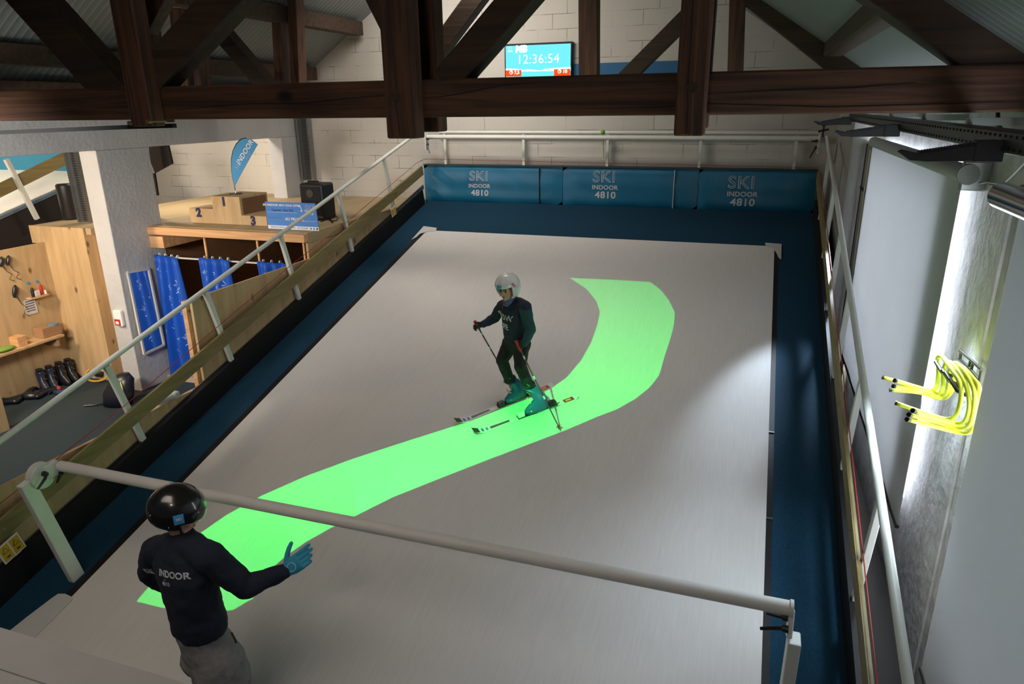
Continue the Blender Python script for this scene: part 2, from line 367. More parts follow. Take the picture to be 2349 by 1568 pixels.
# ================================================================== SLOPE
sl_ = thing('revolving_ski_slope', sp(-2.3, 1.0, -.1), 'tilted indoor ski slope with white carpet belt and dark blue carpet surround', 'ski slope')
put('deck', MB().sbox(-5.52, .86, .3, 10.74, -.06, 0), m_blue, sl_, label='dark blue carpet surround')
put('belt_gap', MB().sbox(-5.07, .385, .4, 9.5, .001, .004), m_black, sl_, label='black gap around the belt')
def rr(x0, x1, s0, s1, r, n=6):
    P = [(x0, s0), (x1, s0)]
    P += [(x1-r+r*math.sin(a), s1-r+r*math.cos(a)) for a in [math.pi/2*(1-k/n) for k in range(n+1)]]
    P += [(x0+r-r*math.sin(a), s1-r+r*math.cos(a)) for a in [math.pi/2*k/n for k in range(n+1)]]
    return P
bm_ = MB().prism([sp(x, s, .005) for x, s in rr(-4.99, .335, .45, 9.49, .14)], NS*.006)
put('belt_carpet', bm_, m_carpet, sl_, label='white bristle carpet belt')
put('kerb', MB().sbox(-5.60, -5.52, .3, 10.6, -.5, .265), m_black, sl_)
put('kerb', MB().sbox(.86, .94, .3, 10.6, -.5, .265), m_black, sl_)
put('kerb_trim', MB().sbox(-5.615, -5.595, .3, 10.8, .2, .275), m_metal, sl_)
put('kerb_trim', MB().sbox(.925, .95, .3, 10.8, .2, .275), m_metal, sl_)
put('end_apron', MB().sbox(-5.52, .86, .0, .3, -.4, 0), m_black, sl_)
def plate(px):
    return MB().prism([onsl(x, y, .013) for x, y in px], NS*.006)
m_plate = mat('plate', (.50, .50, .49), .5)
put('corner_plate', plate([(1002, 523), (972, 519), (944, 550), (954, 545), (964, 536), (985, 530), (1000, 530)]), m_plate, sl_)
put('corner_plate', plate([(1755, 557), (1793, 560), (1792, 595), (1786, 591), (1780, 578), (1772, 568), (1756, 564)]), m_plate, sl_)
put('corner_plate', plate([(-60, 1510), (30, 1441), (60, 1417), (118, 1373), (134, 1362), (150, 1362), (165, 1369), (166, 1375), (120, 1423), (80, 1462), (20, 1535)]), m_plate, sl_)
# small light flecks and belt clips
for s in (5.45, 4.35): put('belt_clip', MB().sbox(.335, .385, s, s+.012, .004, .012), m_metal, sl_)
# plywood side boards left of the slope
pb = thing('slope_side_panel', (-5.63, 5, 0), 'stepped plywood boarding along the left edge of the ski slope', 'side panel')
put('low_board', MB().box(-5.64, -5.605, 1.5, 5.75, 0, 1.01), m_ply, pb)
put('high_board', MB().box(-5.64, -5.605, 5.75, 7.93, 0, 1.985), m_ply, pb)
put('edge_post', MB().box(-5.70, -5.645, 5.70, 5.77, 0, 1.97), m_glulam, pb)
put('deck_fascia', MB().box(-5.64, -5.605, 7.93, 11.7, 0, 2.335), m_ply, pb)
# ================================================================== RAILINGS
def railing(side):
    x = -5.56 if side < 0 else .90
    lab = 'white tube railing with an olive timber board along the %s side of the slope' % ('left' if side < 0 else 'right')
    t = thing('slope_railing', sp(x, 2.4, .27), lab, 'railing')
    put('handrail', MB().tube([sp(x, s, 1.19) for s in (.2, 3, 6, 9, 10.62)], .027), m_steel, t)
    for s in (2.36, 3.82, 5.24, 6.68, 8.12, 9.55) if side < 0 else (.9, 2.2, 3.5, 4.8, 6.1, 7.4, 8.7, 9.9):
        put('post', MB().sbox(x-.022, x+.022, s-.03, s+.03, .26, 1.165), m_steel, t, .004)
    bx = x+.026 if side < 0 else x-.026
    put('board', MB().sbox(min(bx, bx+.03*-side), max(bx, bx+.03*-side), .2, 10.70, .50, .655), m_olive, t)
    for s in (2.36, 3.82, 5.24, 6.68, 8.12, 9.55): put('bolt', MB().tube([sp(bx+.03*-side, s, .57), sp(bx+.036*-side, s, .57)], .008, 8), m_metal, t)
    return t
RL = railing(-1); RR_ = railing(1)
cordm = mat('cord_red', (.30, .02, .015), .6)
pts = [sp(-5.54, s, .74+.02*math.sin(s*3)) for s in (1, 2.4, 3.8, 5.2, 6.7, 8.1, 9.5, 10.6)]
pts += [V((-5.5, 11.45, 3.05)), V((.85, 11.45, 2.99))] + [sp(.87, s, .74) for s in (10.4, 9, 7.2, 5, 3, 1)]
one('pull_cord', MB().tube(pts, .004, 6), cordm, 'thin red emergency cord strung along the railings and across the far pads', 'cord')
# warning signs on the left railing posts
def sign(name, c, w, h, lab, ux, uy):
    ux, uy = V(ux).normalized(), V(uy).normalized(); n = ux.cross(uy)
    t = thing(name, c, lab, 'sign', None)
    q = [c+ux*a+uy*b for a, b in ((-w/2, -h/2), (w/2, -h/2), (w/2, h/2), (-w/2, h/2))]
    put('plate', MB().prism(q, -n*.004), m_white, t)
    for k in (-1, 1):
        cc = c+ux*k*w*.235
        q = [cc+ux*a+uy*b+n*.001 for a, b in ((-w*.2, -h*.42), (w*.2, -h*.42), (w*.2, h*.42), (-w*.2, h*.42))]
        put('pictogram_field', MB().prism(q, n*.002), m_yellow, t)
        s_ = w*.13; tr = [cc+ux*a+uy*b+n*.004 for a, b in ((-s_, h*.02), (s_, h*.02), (0, h*.32))]
        put('warning_triangle', MB().tube(tr+[tr[0]], .0022*(w/.2), 6), m_ink, t)
        put('warning_mark', MB().prism([cc+ux*a+uy*b+n*.003 for a, b in ((-s_*.6, -h*.28), (s_*.6, -h*.28), (s_*.6, -h*.2), (-s_*.6, -h*.2))], n*.001), m_ink, t)
sign('warning_sign', onx(26, 1257, -5.50), .20, .17, 'large yellow warning sign on the railing post nearest the camera', DS, NS)
sign('warning_sign', onx(903, 485, -5.50), .16, .14, 'small yellow warning sign on the farthest post of the left railing', DS, NS)
# ================================================================== GRAB BARS
def lever(t, base, dirv, up, L=.13):
    base, dirv, up = V(base), V(dirv).normalized(), V(up).normalized()
    put('clamp_lever', MB().tube([base, base+dirv*.035], [.022, .018], 10).tube([base+dirv*.03, base+dirv*.05+up*.3*L, base+dirv*.06+up*L], [.012, .012, .009], 8), m_blackp, t)
gb = thing('grab_bar', sp(-5.1, 2.43, 0), 'long white crossbar on two arms in front of the instructor, nearest the camera', 'grab bar', None)
A = sp(-5.05, 2.74, 1.0); B = sp(.40, 2.74, 1.0)
put('bar', MB().tube([A, lerp(A, B, .5), B], .043, 20), m_bar, gb)
px_ = -5.12
T0 = onx(57, 1105, px_); b0 = sp(px_, 2.43, .0); 
put('arm', MB().beam(b0, T0, .06, .115, (1, 0, 0)), m_steel, gb, .008)
FC = onx(97, 1090, px_+.03); 
put('flange', MB().tube([FC+V((-.05, 0, 0)), FC+V((.02, 0, 0))], .105, 24), m_steel, gb, .006)
put('flange_arm', MB().beam(FC+V((-.01, 0, 0)), A+V((-.02, 0, 0)), .05, .12, (1, 0, 0)), m_steel, gb, .006)
lever(gb, FC+V((.02, -.0, .02)), (1, 0, 0), (0, -.8, -.45)); lever(gb, A+V((-.0, 0, -.05)), (.6, -.8, 0), (-.6, 0, -.9), .09)
px_ = .44
T1 = onx(1822, 1462, px_); b1 = onx(1798, 1620, px_)
put('arm', MB().beam(T1, T1+(b1-T1)*1.0, .07, .11, (1, 0, 0)), m_steel, gb, .008)
put('arm', MB().beam(b1, sp(px_, 2.25, 0), .07, .11, (1, 0, 0)), m_steel, gb, .008)
T2 = onx(1812, 1390, px_-.02)
put('flange_arm', MB().beam(B+V((.01, 0, .0))+(T2-B)*.2, T1+V((-.03, 0, 0)), .03, .10, (1, 0, 0)), m_steel, gb, .006)
put('end_plate', MB().tube([B+V((0, 0, 0)), B+V((.018, 0, 0))], .05, 20), m_steel, gb)
lever(gb, onx(1808, 1417, .40), (-1, 0, 0), (-.9, 0, .1), .06); lever(gb, onx(1808, 1443, .40), (-1, 0, 0), (-.9, -.1, -.25), .09)
# far one
gf = thing('grab_bar', (-5.35, 11.3, 2.4), 'white crossbar with black clamp levers at the top end of the slope', 'grab bar')
yb = 11.42; A = ony(980, 314, yb); B = ony(1878, 318, yb)
put('bar', MB().tube([A, B], .036, 16), m_bar, gf)
for P, s in ((A, -1), (B, 1)):
    put('flange', MB().box(P.x-.03 if s < 0 else P.x, P.x if s < 0 else P.x+.03, yb-.06, yb+.06, P.z-.22, P.z+.06), m_steel, gf, .01)
    lever(gf, P+V((.03*-s, -.05, -.03)), (0, -1, 0), (-s*.9, -.2, 0), .07)
    lever(gf, P+V((.03*-s, -.05, -.12)), (0, -1, 0), (-s*.1+(.35 if s < 0 else -.35), -.2, -.9), .16)
put('star_knob', MB().tube([B+V((.05, 0, .02)), B+V((.05, 0, .2))], .012, 8).tube([B+V((-.02, 0, .1)), B+V((.12, 0, .13))], .014, 8).tube([B+V((-.02, 0, .22)), B+V((.05, 0, .18)), B+V((.12, 0, .22))], .014, 8), m_blackp, gf)
p = ony(1383, 303, 11.5)
gc = thing('green_clip', p, 'small bright green clip with a string on the far crossbar', 'clip')
put('clip', MB().ell(p, (.035, 0, 0), (0, .035, 0), (0, 0, .04), 10, 8), mat('clip_green', (.12, .35, .02), .5), gc); put('string', MB().tube([p, ony(1385, 362, 11.5)], .006, 6), bpy.data.materials['clip_green'], gc)
# guard rail behind
gr = thing('guard_rail', (-2.3, 11.66, 2.9), 'white double rail on slim posts fixed to the far block wall', 'railing')
zr = ony(1300, 303, 11.66).z
put('rail_tube', MB().tube([(-5.3, 11.66, zr), (.85, 11.66, zr-.02)], .03, 12), m_steel, gr)
for px, py in ((1023, 362), (1202, 368), (1393, 371), (1604, 376), (1820, 384)):
    p = ony(px, py, 11.67); put('post', MB().box(p.x-.022, p.x+.022, 11.64, 11.69, p.z-.3, zr), m_steel, gr)
# ================================================================== PADS
sx_ = [ony(x, 400, 11.6).x for x in (973, 1291, 1604, 1876)]
labs = ['left blue crash pad at the top of the slope', 'middle blue crash pad at the top of the slope', 'right blue crash pad at the top of the slope, under the star knob']
def padmesh(x0, x1, z0, z1, wr_=0):
    n, m_ = 26, 10; vs = []; mb = MB()
    for j in range(m_+1):
        for i in range(n+1):
            u, v = i/n, j/m_; b = .035*(1-abs(2*u-1)**10)*(1-abs(2*v-1)**6)
            dx = min(u, 1-u); w = (.012*math.sin(9*u+7*v)*math.cos(5*v-8*u) + wr_*.022*math.sin(14*v+30*u)*math.exp(-dx*9))
            vs.append((x0+(x1-x0)*u, 11.60-b-w*(1-abs(2*v-1)**4)*(1-abs(2*u-1)**8), z0+(z1-z0)*v))
    f = [(j*(n+1)+i, j*(n+1)+i+1, (j+1)*(n+1)+i+1, (j+1)*(n+1)+i) for j in range(m_) for i in range(n)]
    b0 = len(vs); mb.add(vs, f)
    mb.box(x0, x1, 11.60, 11.70, z0, z1)
    return mb
zt = CZ-.965; zb = CZ-1.60
for i in range(3):
    x0, x1 = sx_[i], sx_[i+1]
    t = thing('crash_pad', ((x0+x1)/2, 11.65, zb), labs[i], 'crash pad', 'blue crash pads across the top of the slope')
    me = padmesh(x0+.004, x1-.004, zb, zt, .5 if i else .1).mesh('cover', True)
    put('cover', me, m_pad, t)
    put('top_flap', MB().box(x0+.004, x1-.004, 11.565, 11.71, zt, zt+.018), mat('pad_top', (.02, .03, .035), .6) if i == 0 else bpy.data.materials['pad_top'], t)
    sp_ = (1237, 1546, None)[i]
    if sp_: xs = ony(sp_, 420, 11.55).x; put('seam', MB().box(xs-.006, xs+.006, 11.545, 11.575, zb+.02, zt-.02), m_padw if i else m_dark, t)
    cx = (1098, 1386, 1701)[i]; yy = ((405, 427, 443), (407, 430.5, 448), (420, 446, 465))[i]
    bv = bvh_of(me); c = [ony(cx+(0, 1, 2)[k]*1, y, 11.55) for k, y in enumerate(yy)]
    sc = (56, 60, 63)[i]/56.0
    text('logo_ski', 'SKI', .235*sc, c[0], (1, 0, 0), (0, 0, 1), m_padw, t, outline=.0045, drape=(bv, .006), sx=1.08)
    text('logo_indoor', 'INDOOR', .090*sc, c[1], (1, 0, 0), (0, 0, 1), m_padw, t, bold=.003, drape=(bv, .004), sx=1.08)
    text('logo_number', '4810', .14*sc, c[2], (1, 0, 0), (0, 0, 1), m_padw, t, bold=.0035, drape=(bv, .004), sx=1.12)
# ================================================================== BALCONY PARAPET under the camera
pp = [onz(0, 1438, 3.4), onz(400, 1568, 3.4)]
yn = onz(0, 1545, 3.4).y
yf = pp[0].y
struct('trim_2', MB().prism([(-2.2, yn+.0, 3.4), (-2.2, yf, 3.4), (1.0, yf, 3.4), (1.0, yn, 3.4)], (0, 0, -.06)).box(-2.2, 1.0, yn-.05, yn, 2.3, 3.405), mat('parapet_paint', (.60, .61, .60), .6, noise=.04, nscale=30))
# ================================================================== TRUSSES
def P3(px, py, Y): return ony(px, py, Y)
tr = thing('roof_truss', (-2.4, 4.6, 3.85), 'nearest dark timber roof truss crossing the whole view', 'roof truss')
zc0, zc1 = CZ-.062, CZ+.178
put('tie_beam', MB().box(-8.7, 1.34, 4.5, 4.72, zc0, zc1), m_timber, tr, .012)
def bar2(name, a, b, w, t_, mt, Y, dep, par=None):
    """timber between two seen points in the plane y=Y, w wide, dep deep"""
    a = P3(*a, Y); b = P3(*b, Y); return put(name, MB().beam(a, b, dep, w, (0, 1, 0)), mt, par or tr, .01)
def vpost(name, xl, xr, zb_, Y0, Y1, mt, par, ztop=6.9, ref=100, jag=False):
    a, b = P3(xl, ref, Y0).x, P3(xr, ref, Y0).x
    o = put(name, MB().box(a, b, Y0, Y1, zb_, ztop), mt, par, .012); return o
zk = P3(915, 318, 4.36).z
vpost('king_post', 873, 943, zk, 4.36, 4.50, m_timberz, tr, 6.9, 100)
vpost('king_post', 940, 1002, zk+.03, 4.72, 4.88, m_timberz, tr, 6.9, 200)
zq = P3(1585, 312, 4.36).z
vpost('queen_post', 1554, 1625, zq, 4.36, 4.50, m_timberz, tr, 5.6, 150)
vpost('queen_post', 1566, 1632, zq+.03, 4.72, 4.86, m_timberz, tr, 5.6, 150)
vpost('queen_post', 276, 325, P3(310, 290, 4.4).z, 4.36, 4.50, m_timberz, tr, 6.0, 150)
vpost('queen_post', 300, 348, P3(310, 290, 4.4).z+.02, 4.72, 4.88, m_timberz, tr, 6.0, 150)
bar2('brace', (1030, 190), (1500, -361), .19, .2, m_timberd, 4.62, .2)
bar2('brace', (297, 240), (-200, -312), .30, .2, m_timberd, 4.62, .2)
bar2('brace', (345, 195), (800, -297), .24, .2, m_timberd, 4.58, .2)
bar2('brace', (330, 60), (500, -280), .20, .2, m_timberz, 4.75, .12)
bar2('brace', (700, -330), (915, 100), .10, .2, m_timberd, 4.62, .14)
bar2('rafter', (2400, 190), (1840, -200), .34, .2, m_timberd, 4.64, .24)
bar2('rafter', (-1100, 140), (-60, -420), .30, .2, m_timberd, 4.64, .24)
m_brass = mat('brass', (.35, .27, .12), .4, metal=.7)
for x, y in ((298, 282), (341, 279)):
    p = P3(x, y, 4.35); put('bolt', MB().tube([p+V((0, -.012, 0)), p+V((0, .16, 0))], .016, 12), m_brass, tr, label='brass bolt end')
for x, y, r_ in ((1589, 200, .033), (905, 220, .03)):
    p = P3(x, y, 4.34); put('bolt', MB().tube([p, p+V((0, .03, 0))], r_, 6), m_timberd, tr)
for pts in (((405, 252), (470, 246), (560, 238), (700, 236), (790, 226), (876, 220)), ((965, 223), (1010, 222), (1060, 214), (1150, 196), (1290, 184)), ((1620, 216), (1780, 208), (1960, 202), (2100, 190)), ((1300, 250), (1500, 246), (1640, 238), (1900, 246), (2120, 240), (2340, 232))):
    put('crack', MB().tube([ony(x, y, 4.499) for x, y in pts], [.001]+[.0035]*(len(pts)-2)+[.001], 6), m_dark, tr)
for x0_, y0_, x1_, y1_ in ((1590, 0, 1578, 190), (1578, 190, 1576, 305), (905, 230, 918, 312)):
    put('crack', MB().tube([ony(x0_, y0_, 4.358), lerp(ony(x0_, y0_, 4.358), ony(x1_, y1_, 4.358), .5)+V((.004, 0, 0)), ony(x1_, y1_, 4.358)], .0035, 6), m_dark, tr)
t2 = thing('roof_truss', (-2.1, 9.4, 3.9), 'second dark timber roof truss, behind the nearest one', 'roof truss')
put('tie_beam', MB().box(-8.3, 1.1, 9.4, 9.62, CZ+.0, CZ+.22), m_timber, t2, .012)
def b9(n, a, b, w, mt=m_timberd, Y=9.5): return bar2(n, a, b, w, .2, mt, Y, .2, t2)
b9('post', (1352, 200), (1352, -300), .24, m_timberz)
b9('post', (1686, 200), (1694, -60), .18, m_timberz)
b9('rafter', (1960, 175), (1640, -80), .26)
b9('brace', (1400, 215), (1740, -125), .19)
b9('brace', (925, 225), (1230, -190), .24)
b9('post', (650, 215), (636, -80), .15, m_timberz); b9('post', (687, 215), (674, -80), .15, m_timberz)
t3 = thing('roof_truss', (-6.2, 7.0, 3.9), 'middle timber truss showing left of the kingpost', 'roof truss')
def b7(n, a, b, w, mt=m_timberd): return bar2(n, a, b, w, .2, mt, 7.0, .18, t3)
put('tie_beam', MB().box(-8.3, -4.4, 6.9, 7.1, CZ+.02, CZ+.2), m_timber, t3)
b7('post', (432, 215), (415, 20), .17, m_timberz); b7('post', (468, 215), (455, 20), .1, m_timberz)
b7('brace', (625, 210), (455, 10), .17)
# purlins
for i, (x, z, w) in enumerate(((-7.72, CZ+.60, .22), (-6.72, CZ+1.30, .22), (-8.12, CZ+.28, .14))):
    one('purlin', MB().box(x-.1, x+.1, -1.5, 11.6, z-w/2, z+w/2), m_timberd, ('lower dark purlin under the left roof, ending at the block wall', 'upper dark purlin under the left roof, ending at the block wall', 'dark wall plate along the top of the left concrete beam')[i], 'purlin', bevel=.01)
pa, pb_ = P3(1912, 108, 9.4), None
q = P3(2005, 18, 4.8); X = pa.x
dirp = V((0, 1, 0)); 
one('purlin', MB().box(pa.x-.10, pa.x+.10, 4.8, 9.4, pa.z-.10, pa.z+.14), m_timberd, 'dark purlin between the two trusses under the right roof', 'purlin', bevel=.01)
# ================================================================== TV
yv = 11.66; TL, TR_ = ony(1157, 100, yv), ony(1313, 96, yv); x0, x1, zt_ = TL.x, TR_.x, (TL.z+TR_.z)/2; wv = x1-x0; hv = wv*.575
tv = thing('clock_screen', ((x0+x1)/2, 11.74, zt_-hv), 'wall screen showing the clock 12:36:54 on light blue', 'television')
put('casing', MB().box(x0, x1, yv, 11.745, zt_-hv, zt_), m_screen_bz, tv, .005)
def em(n, c, s=1.0): return mat(n, (0, 0, 0), .5, emis=c, estr=s, spec=0)
bx0, bx1, bz1, bz0 = x0+.02, x1-.025, zt_-.03, zt_-hv+.03
put('display', MB().box(bx0, bx1, yv-.004, yv, bz0, bz1), em('display_blue', (.17, .80, 1.0), 1.15), tv)
emw = em('display_white', (1, 1, 1), 1.3); emo = em('display_orange', (1.0, .085, .01), 1.1)
def PX(u, v): return V((bx0+(bx1-bx0)*u, yv-.007, bz1-(zt_-.03-bz0)*v))
q = lambda a: ony(*a, yv-.007)
text('clock_digits', '12:36:54', .20, q((1234, 136)), (1, 0, 0), (0, 0, 1), emw, tv, bold=-.001)
text('title_letters', 'MB', .145, q((1195, 113)), (1, 0, 0), (0, 0, 1), emw, tv, bold=.008, shear=.15)
text('corner_logo', 'SKI', .05, q((1170, 110)), (1, 0, 0), (0, 0, 1), em('display_pale', (.45, .9, 1), 1.1), tv, bold=.001)
text('corner_logo', '4810', .04, q((1170, 117.5)), (1, 0, 0), (0, 0, 1), emw, tv, bold=.001)
put('snow_band', MB().prism([q(a) for a in ((1160, 157), (1185, 158), (1200, 160), (1212, 158.5), (1240, 161.5), (1250, 158), (1270, 156), (1309, 153), (1309, 162), (1160, 165))], (0, .001, 0)), emw, tv)
a, b = q((1160, 161.5)), q((1196, 175)); put('orange_box', MB().box(a.x, b.x, yv-.011, yv-.009, b.z, a.z), emo, tv)
a, b = q((1271, 159)), q((1308, 173)); put('orange_box', MB().box(a.x, b.x, yv-.011, yv-.009, b.z, a.z), emo, tv)
q = lambda a: ony(*a, yv-.014)
text('speed_number', '\u25d4 7,5', .07, q((1180, 166.5)), (1, 0, 0), (0, 0, 1), emw, tv, bold=.003)
text('speed_number', '\u25d4 10', .07, q((1290, 164)), (1, 0, 0), (0, 0, 1), emw, tv, bold=.003)
# ================================================================== RIGHT WALL
def blind(xb, y0, y1, zb_, lab, capend=True):
    t = thing('roller_blind', (xb, (y0+y1)/2, zb_), lab, 'blind', 'grey roller blinds on the right wall')
    n = 40; mb = MB(); zz = CZ-.45
    for s in (0, 1):
        vs = [(xb+.003*s-.004*math.sin(k*.7), y0+(y1-y0)*k/n, z) for z in (zb_, zz) for k in range(n+1)]
        mb.add(vs, [(k, k+1, n+2+k, n+1+k) for k in range(n)])
    put('fabric', mb, m_blind, t)
    put('roller_tube', MB().tube([(xb+.01, y0-.02, zz+.02), (xb+.01, y1+.03, zz+.02)], .055, 20), mat('roller_fabric', (.40, .41, .42), .6) if 'roller_fabric' not in bpy.data.materials else bpy.data.materials['roller_fabric'], t)
    put('bracket', MB().box(xb-.02, 1.36, y0-.06, y0-.02, zz-.08, zz+.10), m_metal, t, .01)
    put('end_disc', MB().tube([(xb+.01, y0-.085, zz+.02), (xb+.01, y0-.06, zz+.02)], .062, 20), mat('end_disc', (.16, .17, .15), .5) if 'end_disc' not in bpy.data.materials else bpy.data.materials['end_disc'], t)
    put('bottom_bar', MB().tube([(xb, y0+.0, zb_), (xb, y1, zb_)], .016, 10), m_blackp, t)
    return t
b1 = blind(1.22, 5.12, 9.08, CZ-2.97, 'large grey roller blind over the far window, left of the yellow hurdles')
st = MB(); n = 30
for s in (0, 1):
    st.add([(1.212-.004*s, 9.08-.0+(w_*.10)+.01*math.sin(k*1.9), .95+(2.43)*k/n) for w_ in (0, 1) for k in range(n+1)], [(k, k+1, n+2+k, n+1+k) for k in range(n)])
put('edge_tape', st, mat('edge_tape', (.62, .64, .66), .5, bump=.6, bscale=12), b1)
b2 = blind(1.20, .3, 3.92, CZ-3.2, 'grey roller blind over the near window, cut by the right edge of the view')
zz = CZ-.45
put('chrome_end', MB().tube([(1.12, 3.95, zz+.02), (1.12, 3.2, zz+.02)], .062, 24), mat('chrome', (.55, .55, .55), .18, metal=1), b2)
pn = thing('shutter_panel', (1.26, 10, 1), 'beige board with a dark joint between the far pier and the big grey blind', 'panel')
put('board', MB().box(1.25, 1.30, 9.05, 9.74, 0.2, 3.42), mat('beige_board', (.30, .29, .22), .6, noise=.1, nscale=3), pn)
put('dark_joint', MB().box(1.24, 1.26, 9.70, 9.745, .2, 3.42), mat('joint_brown', (.03, .012, .008), .6), pn)
a, b = onx(1951, 408, 1.245), onx(1988, 442, 1.245); put('dark_joint', MB().beam(a, b, .02, .03, (1, 0, 0)), bpy.data.materials['joint_brown'], pn)
put('void_shade_fill', MB().box(1.0, 1.30, -2, 11.7, 0, .2), m_dark, pn, label='black fill in place of the dark gap between kerb and wall')  # shade of the void beside the wall, put in as black colour
# perforated tray with comb arms
ty = thing('perforated_tray', (1.03, 6.2, CZ-.2), 'long dark perforated tray with three comb arms high on the right wall', 'tray')
put('tray', MB().box(.99, 1.10, 2.6, 9.6, CZ-.215, CZ-.125), m_traym, ty, .006)
m_arm = mat('comb_grey', (.035, .037, .045), .5)
ho = MB()
for k in range(92):
    y = 2.7+k*.075
    for z in (CZ-.145, CZ-.195): ho.box(.984, .992, y, y+.028, z-.006, z+.006)
o = put('slots', ho, m_blackp, ty); o['kind'] = 'stuff'
for y, px, tip in ((3.62, 2065, .595), (6.15, 1910, .55), (9.35, 1848, .59)):
    k = y/6.15; z1 = CZ-.205
    ar = MB(); ar.prism([(1.0, y, z1+.04), (1.0, y, z1-.045), (tip+.12, y, z1-.05), (tip+.05, y, z1-.045), (tip, y, z1-.01), (tip+.015, y, z1+.0), (tip+.08, y, z1-.015)], (0, .05, 0))
    a_ = put('comb_arm', ar, m_arm, ty, .003)
    rg = MB()
    for j in range(26):
        xx = tip+.09+j*(1.0-tip-.12)/26; zz2 = z1-.013+(xx-tip-.08)/(1-tip)*.07
        rg.tube([(xx, y-.004, zz2+.002), (xx, y+.054, zz2+.002)], .007, 6)
    o = put('comb_ridge', rg, m_blackp, a_); o['kind'] = 'stuff'
    put('socket', MB().box(.89, 1.0, y-.006, y+.056, z1-.048, z1+.042), m_arm, a_, .004)
for y in (4.6, 5.8, 7.2): put('hanger', MB().box(1.07, 1.36, y, y+.04, CZ-.13, CZ-.09), m_metal, ty)
tl = thing('perforated_tray', (-6.6, 5, CZ-.2), 'thin dark perforated tray just under the tie beam at the left', 'tray')
a, b = ony(-30, 305, 4.9), ony(300, 291, 4.9)
put('tray', MB().beam(a, b, .10, .035, (0, 1, 0)), m_traym, tl)
c = ony(400, 288, 4.9); put('comb_arm', MB().beam(b, c, .05, .035, (0, 1, 0)), m_blackp, tl)
one('white_cable', MB().tube([onx(2232, 418, 1.3), onx(2248, 421, 1.3), onx(2262, 418, 1.32), onx(2285, 421, 1.33), onx(2300, 424, 1.33), onx(2325, 400, 1.33), onx(2352, 372, 1.33)], .004, 6), m_white, 'thin white cable running from the blind bracket across the concrete', 'cable')
one('black_cable', MB().tube([onx(2289, 250, 1.3), onx(2289, 285, 1.3), onx(2300, 302, 1.3), onx(2325, 312, 1.3), onx(2352, 310, 1.3)], .012, 8), m_blackp, 'thick black cable hooked under the beam at the right edge', 'cable')
# hurdles on their rack
rk = thing('hurdle_rack', onx(2225, 860, 1.32), 'black plastic wall rack above the yellow hurdles', 'rack')
def R4(pts, r=.008): return MB().tube([onx(*p, 1.30) for p in pts], r, 8)
rb = MB()
for pts in (((2202, 804), (2228, 826), (2252, 848)), ((2199, 822), (2224, 844), (2247, 872)), ):
    put('rail', R4(pts, .009), m_blackp, rk)
for pts in (((2205, 806), (2202, 824)), ((2227, 824), (2222, 843)), ((2233, 830), (2228, 848)), ((2251, 850), (2246, 878))):
    put('upright', R4(pts, .008), m_blackp, rk)
HP = [[(2028, 866), (2095, 885), (2138, 895), (2150, 880), (2153, 845), (2150, 824), (2156, 815), (2166, 822), (2185, 850), (2203, 880), (2204, 915), (2195, 948), (2175, 961), (2130, 950), (2058, 925)],
      [(2055, 873), (2110, 890), (2148, 903), (2163, 890), (2164, 860), (2168, 838), (2176, 830), (2186, 836), (2205, 862), (2219, 892), (2224, 930), (2216, 962), (2196, 971), (2150, 959), (2096, 942)],
      [(2052, 886), (2110, 896), (2158, 908), (2176, 892), (2178, 862), (2182, 840), (2190, 832), (2200, 838), (2222, 868), (2236, 900), (2234, 945), (2224, 974), (2200, 981), (2140, 966), (2087, 951)],
      [(2045, 894), (2110, 900), (2160, 914), (2182, 898), (2188, 868), (2192, 845), (2200, 838), (2212, 846), (2232, 868), (2246, 890), (2242, 940), (2232, 983), (2207, 992), (2140, 977), (2083, 962)]]
hl = ['yellow hurdle reaching furthest left on the wall rack', 'second yellow hurdle from the left on the wall rack', 'third yellow hurdle from the left on the wall rack', 'rearmost yellow hurdle, its tubes lowest on the wall rack']
def smooth_pts(P, n=5):
    out = []
    for i in range(len(P)-1):
        p0, p1, p2, p3 = P[max(i-1, 0)], P[i], P[i+1], P[min(i+2, len(P)-1)]
        for k in range(n):
            t = k/n; out.append(.5*((2*p1)+(p2-p0)*t+(2*p0-5*p1+4*p2-p3)*t*t+(3*p1-p0-3*p2+p3)*t**3))
    return out+[P[-1]]
for i, H in enumerate(HP):
    P = [onx(*p, (.92 if k in (0, 14) else 1.08 if k in (1, 13) else 1.17+.02*i)) for k, p in enumerate(H)]
    P = smooth_pts(P)
    t = thing('hurdle', P[-1], hl[i], 'hurdle', 'yellow hurdles on the wall rack')
    put('tube', MB().tube(P, .0125, 10).mesh('tube', True), m_hurdle, t)
    for a, b in ((P[0], P[1]), (P[-1], P[-2])):
        d = (a-b).normalized(); put('end_cap', MB().tube([a-d*.001, a+d*.012], .0135, 10), m_blackp, t)
    a = onx(*[(2146, 829), (2162, 848), (2168, 853), (2180, 870)][i], 1.15); put('hook', MB().tube([a, a+V((.02, -.10, -.03)), a+V((.06, -.16, -.03))], .011, 8), m_blackp, t)
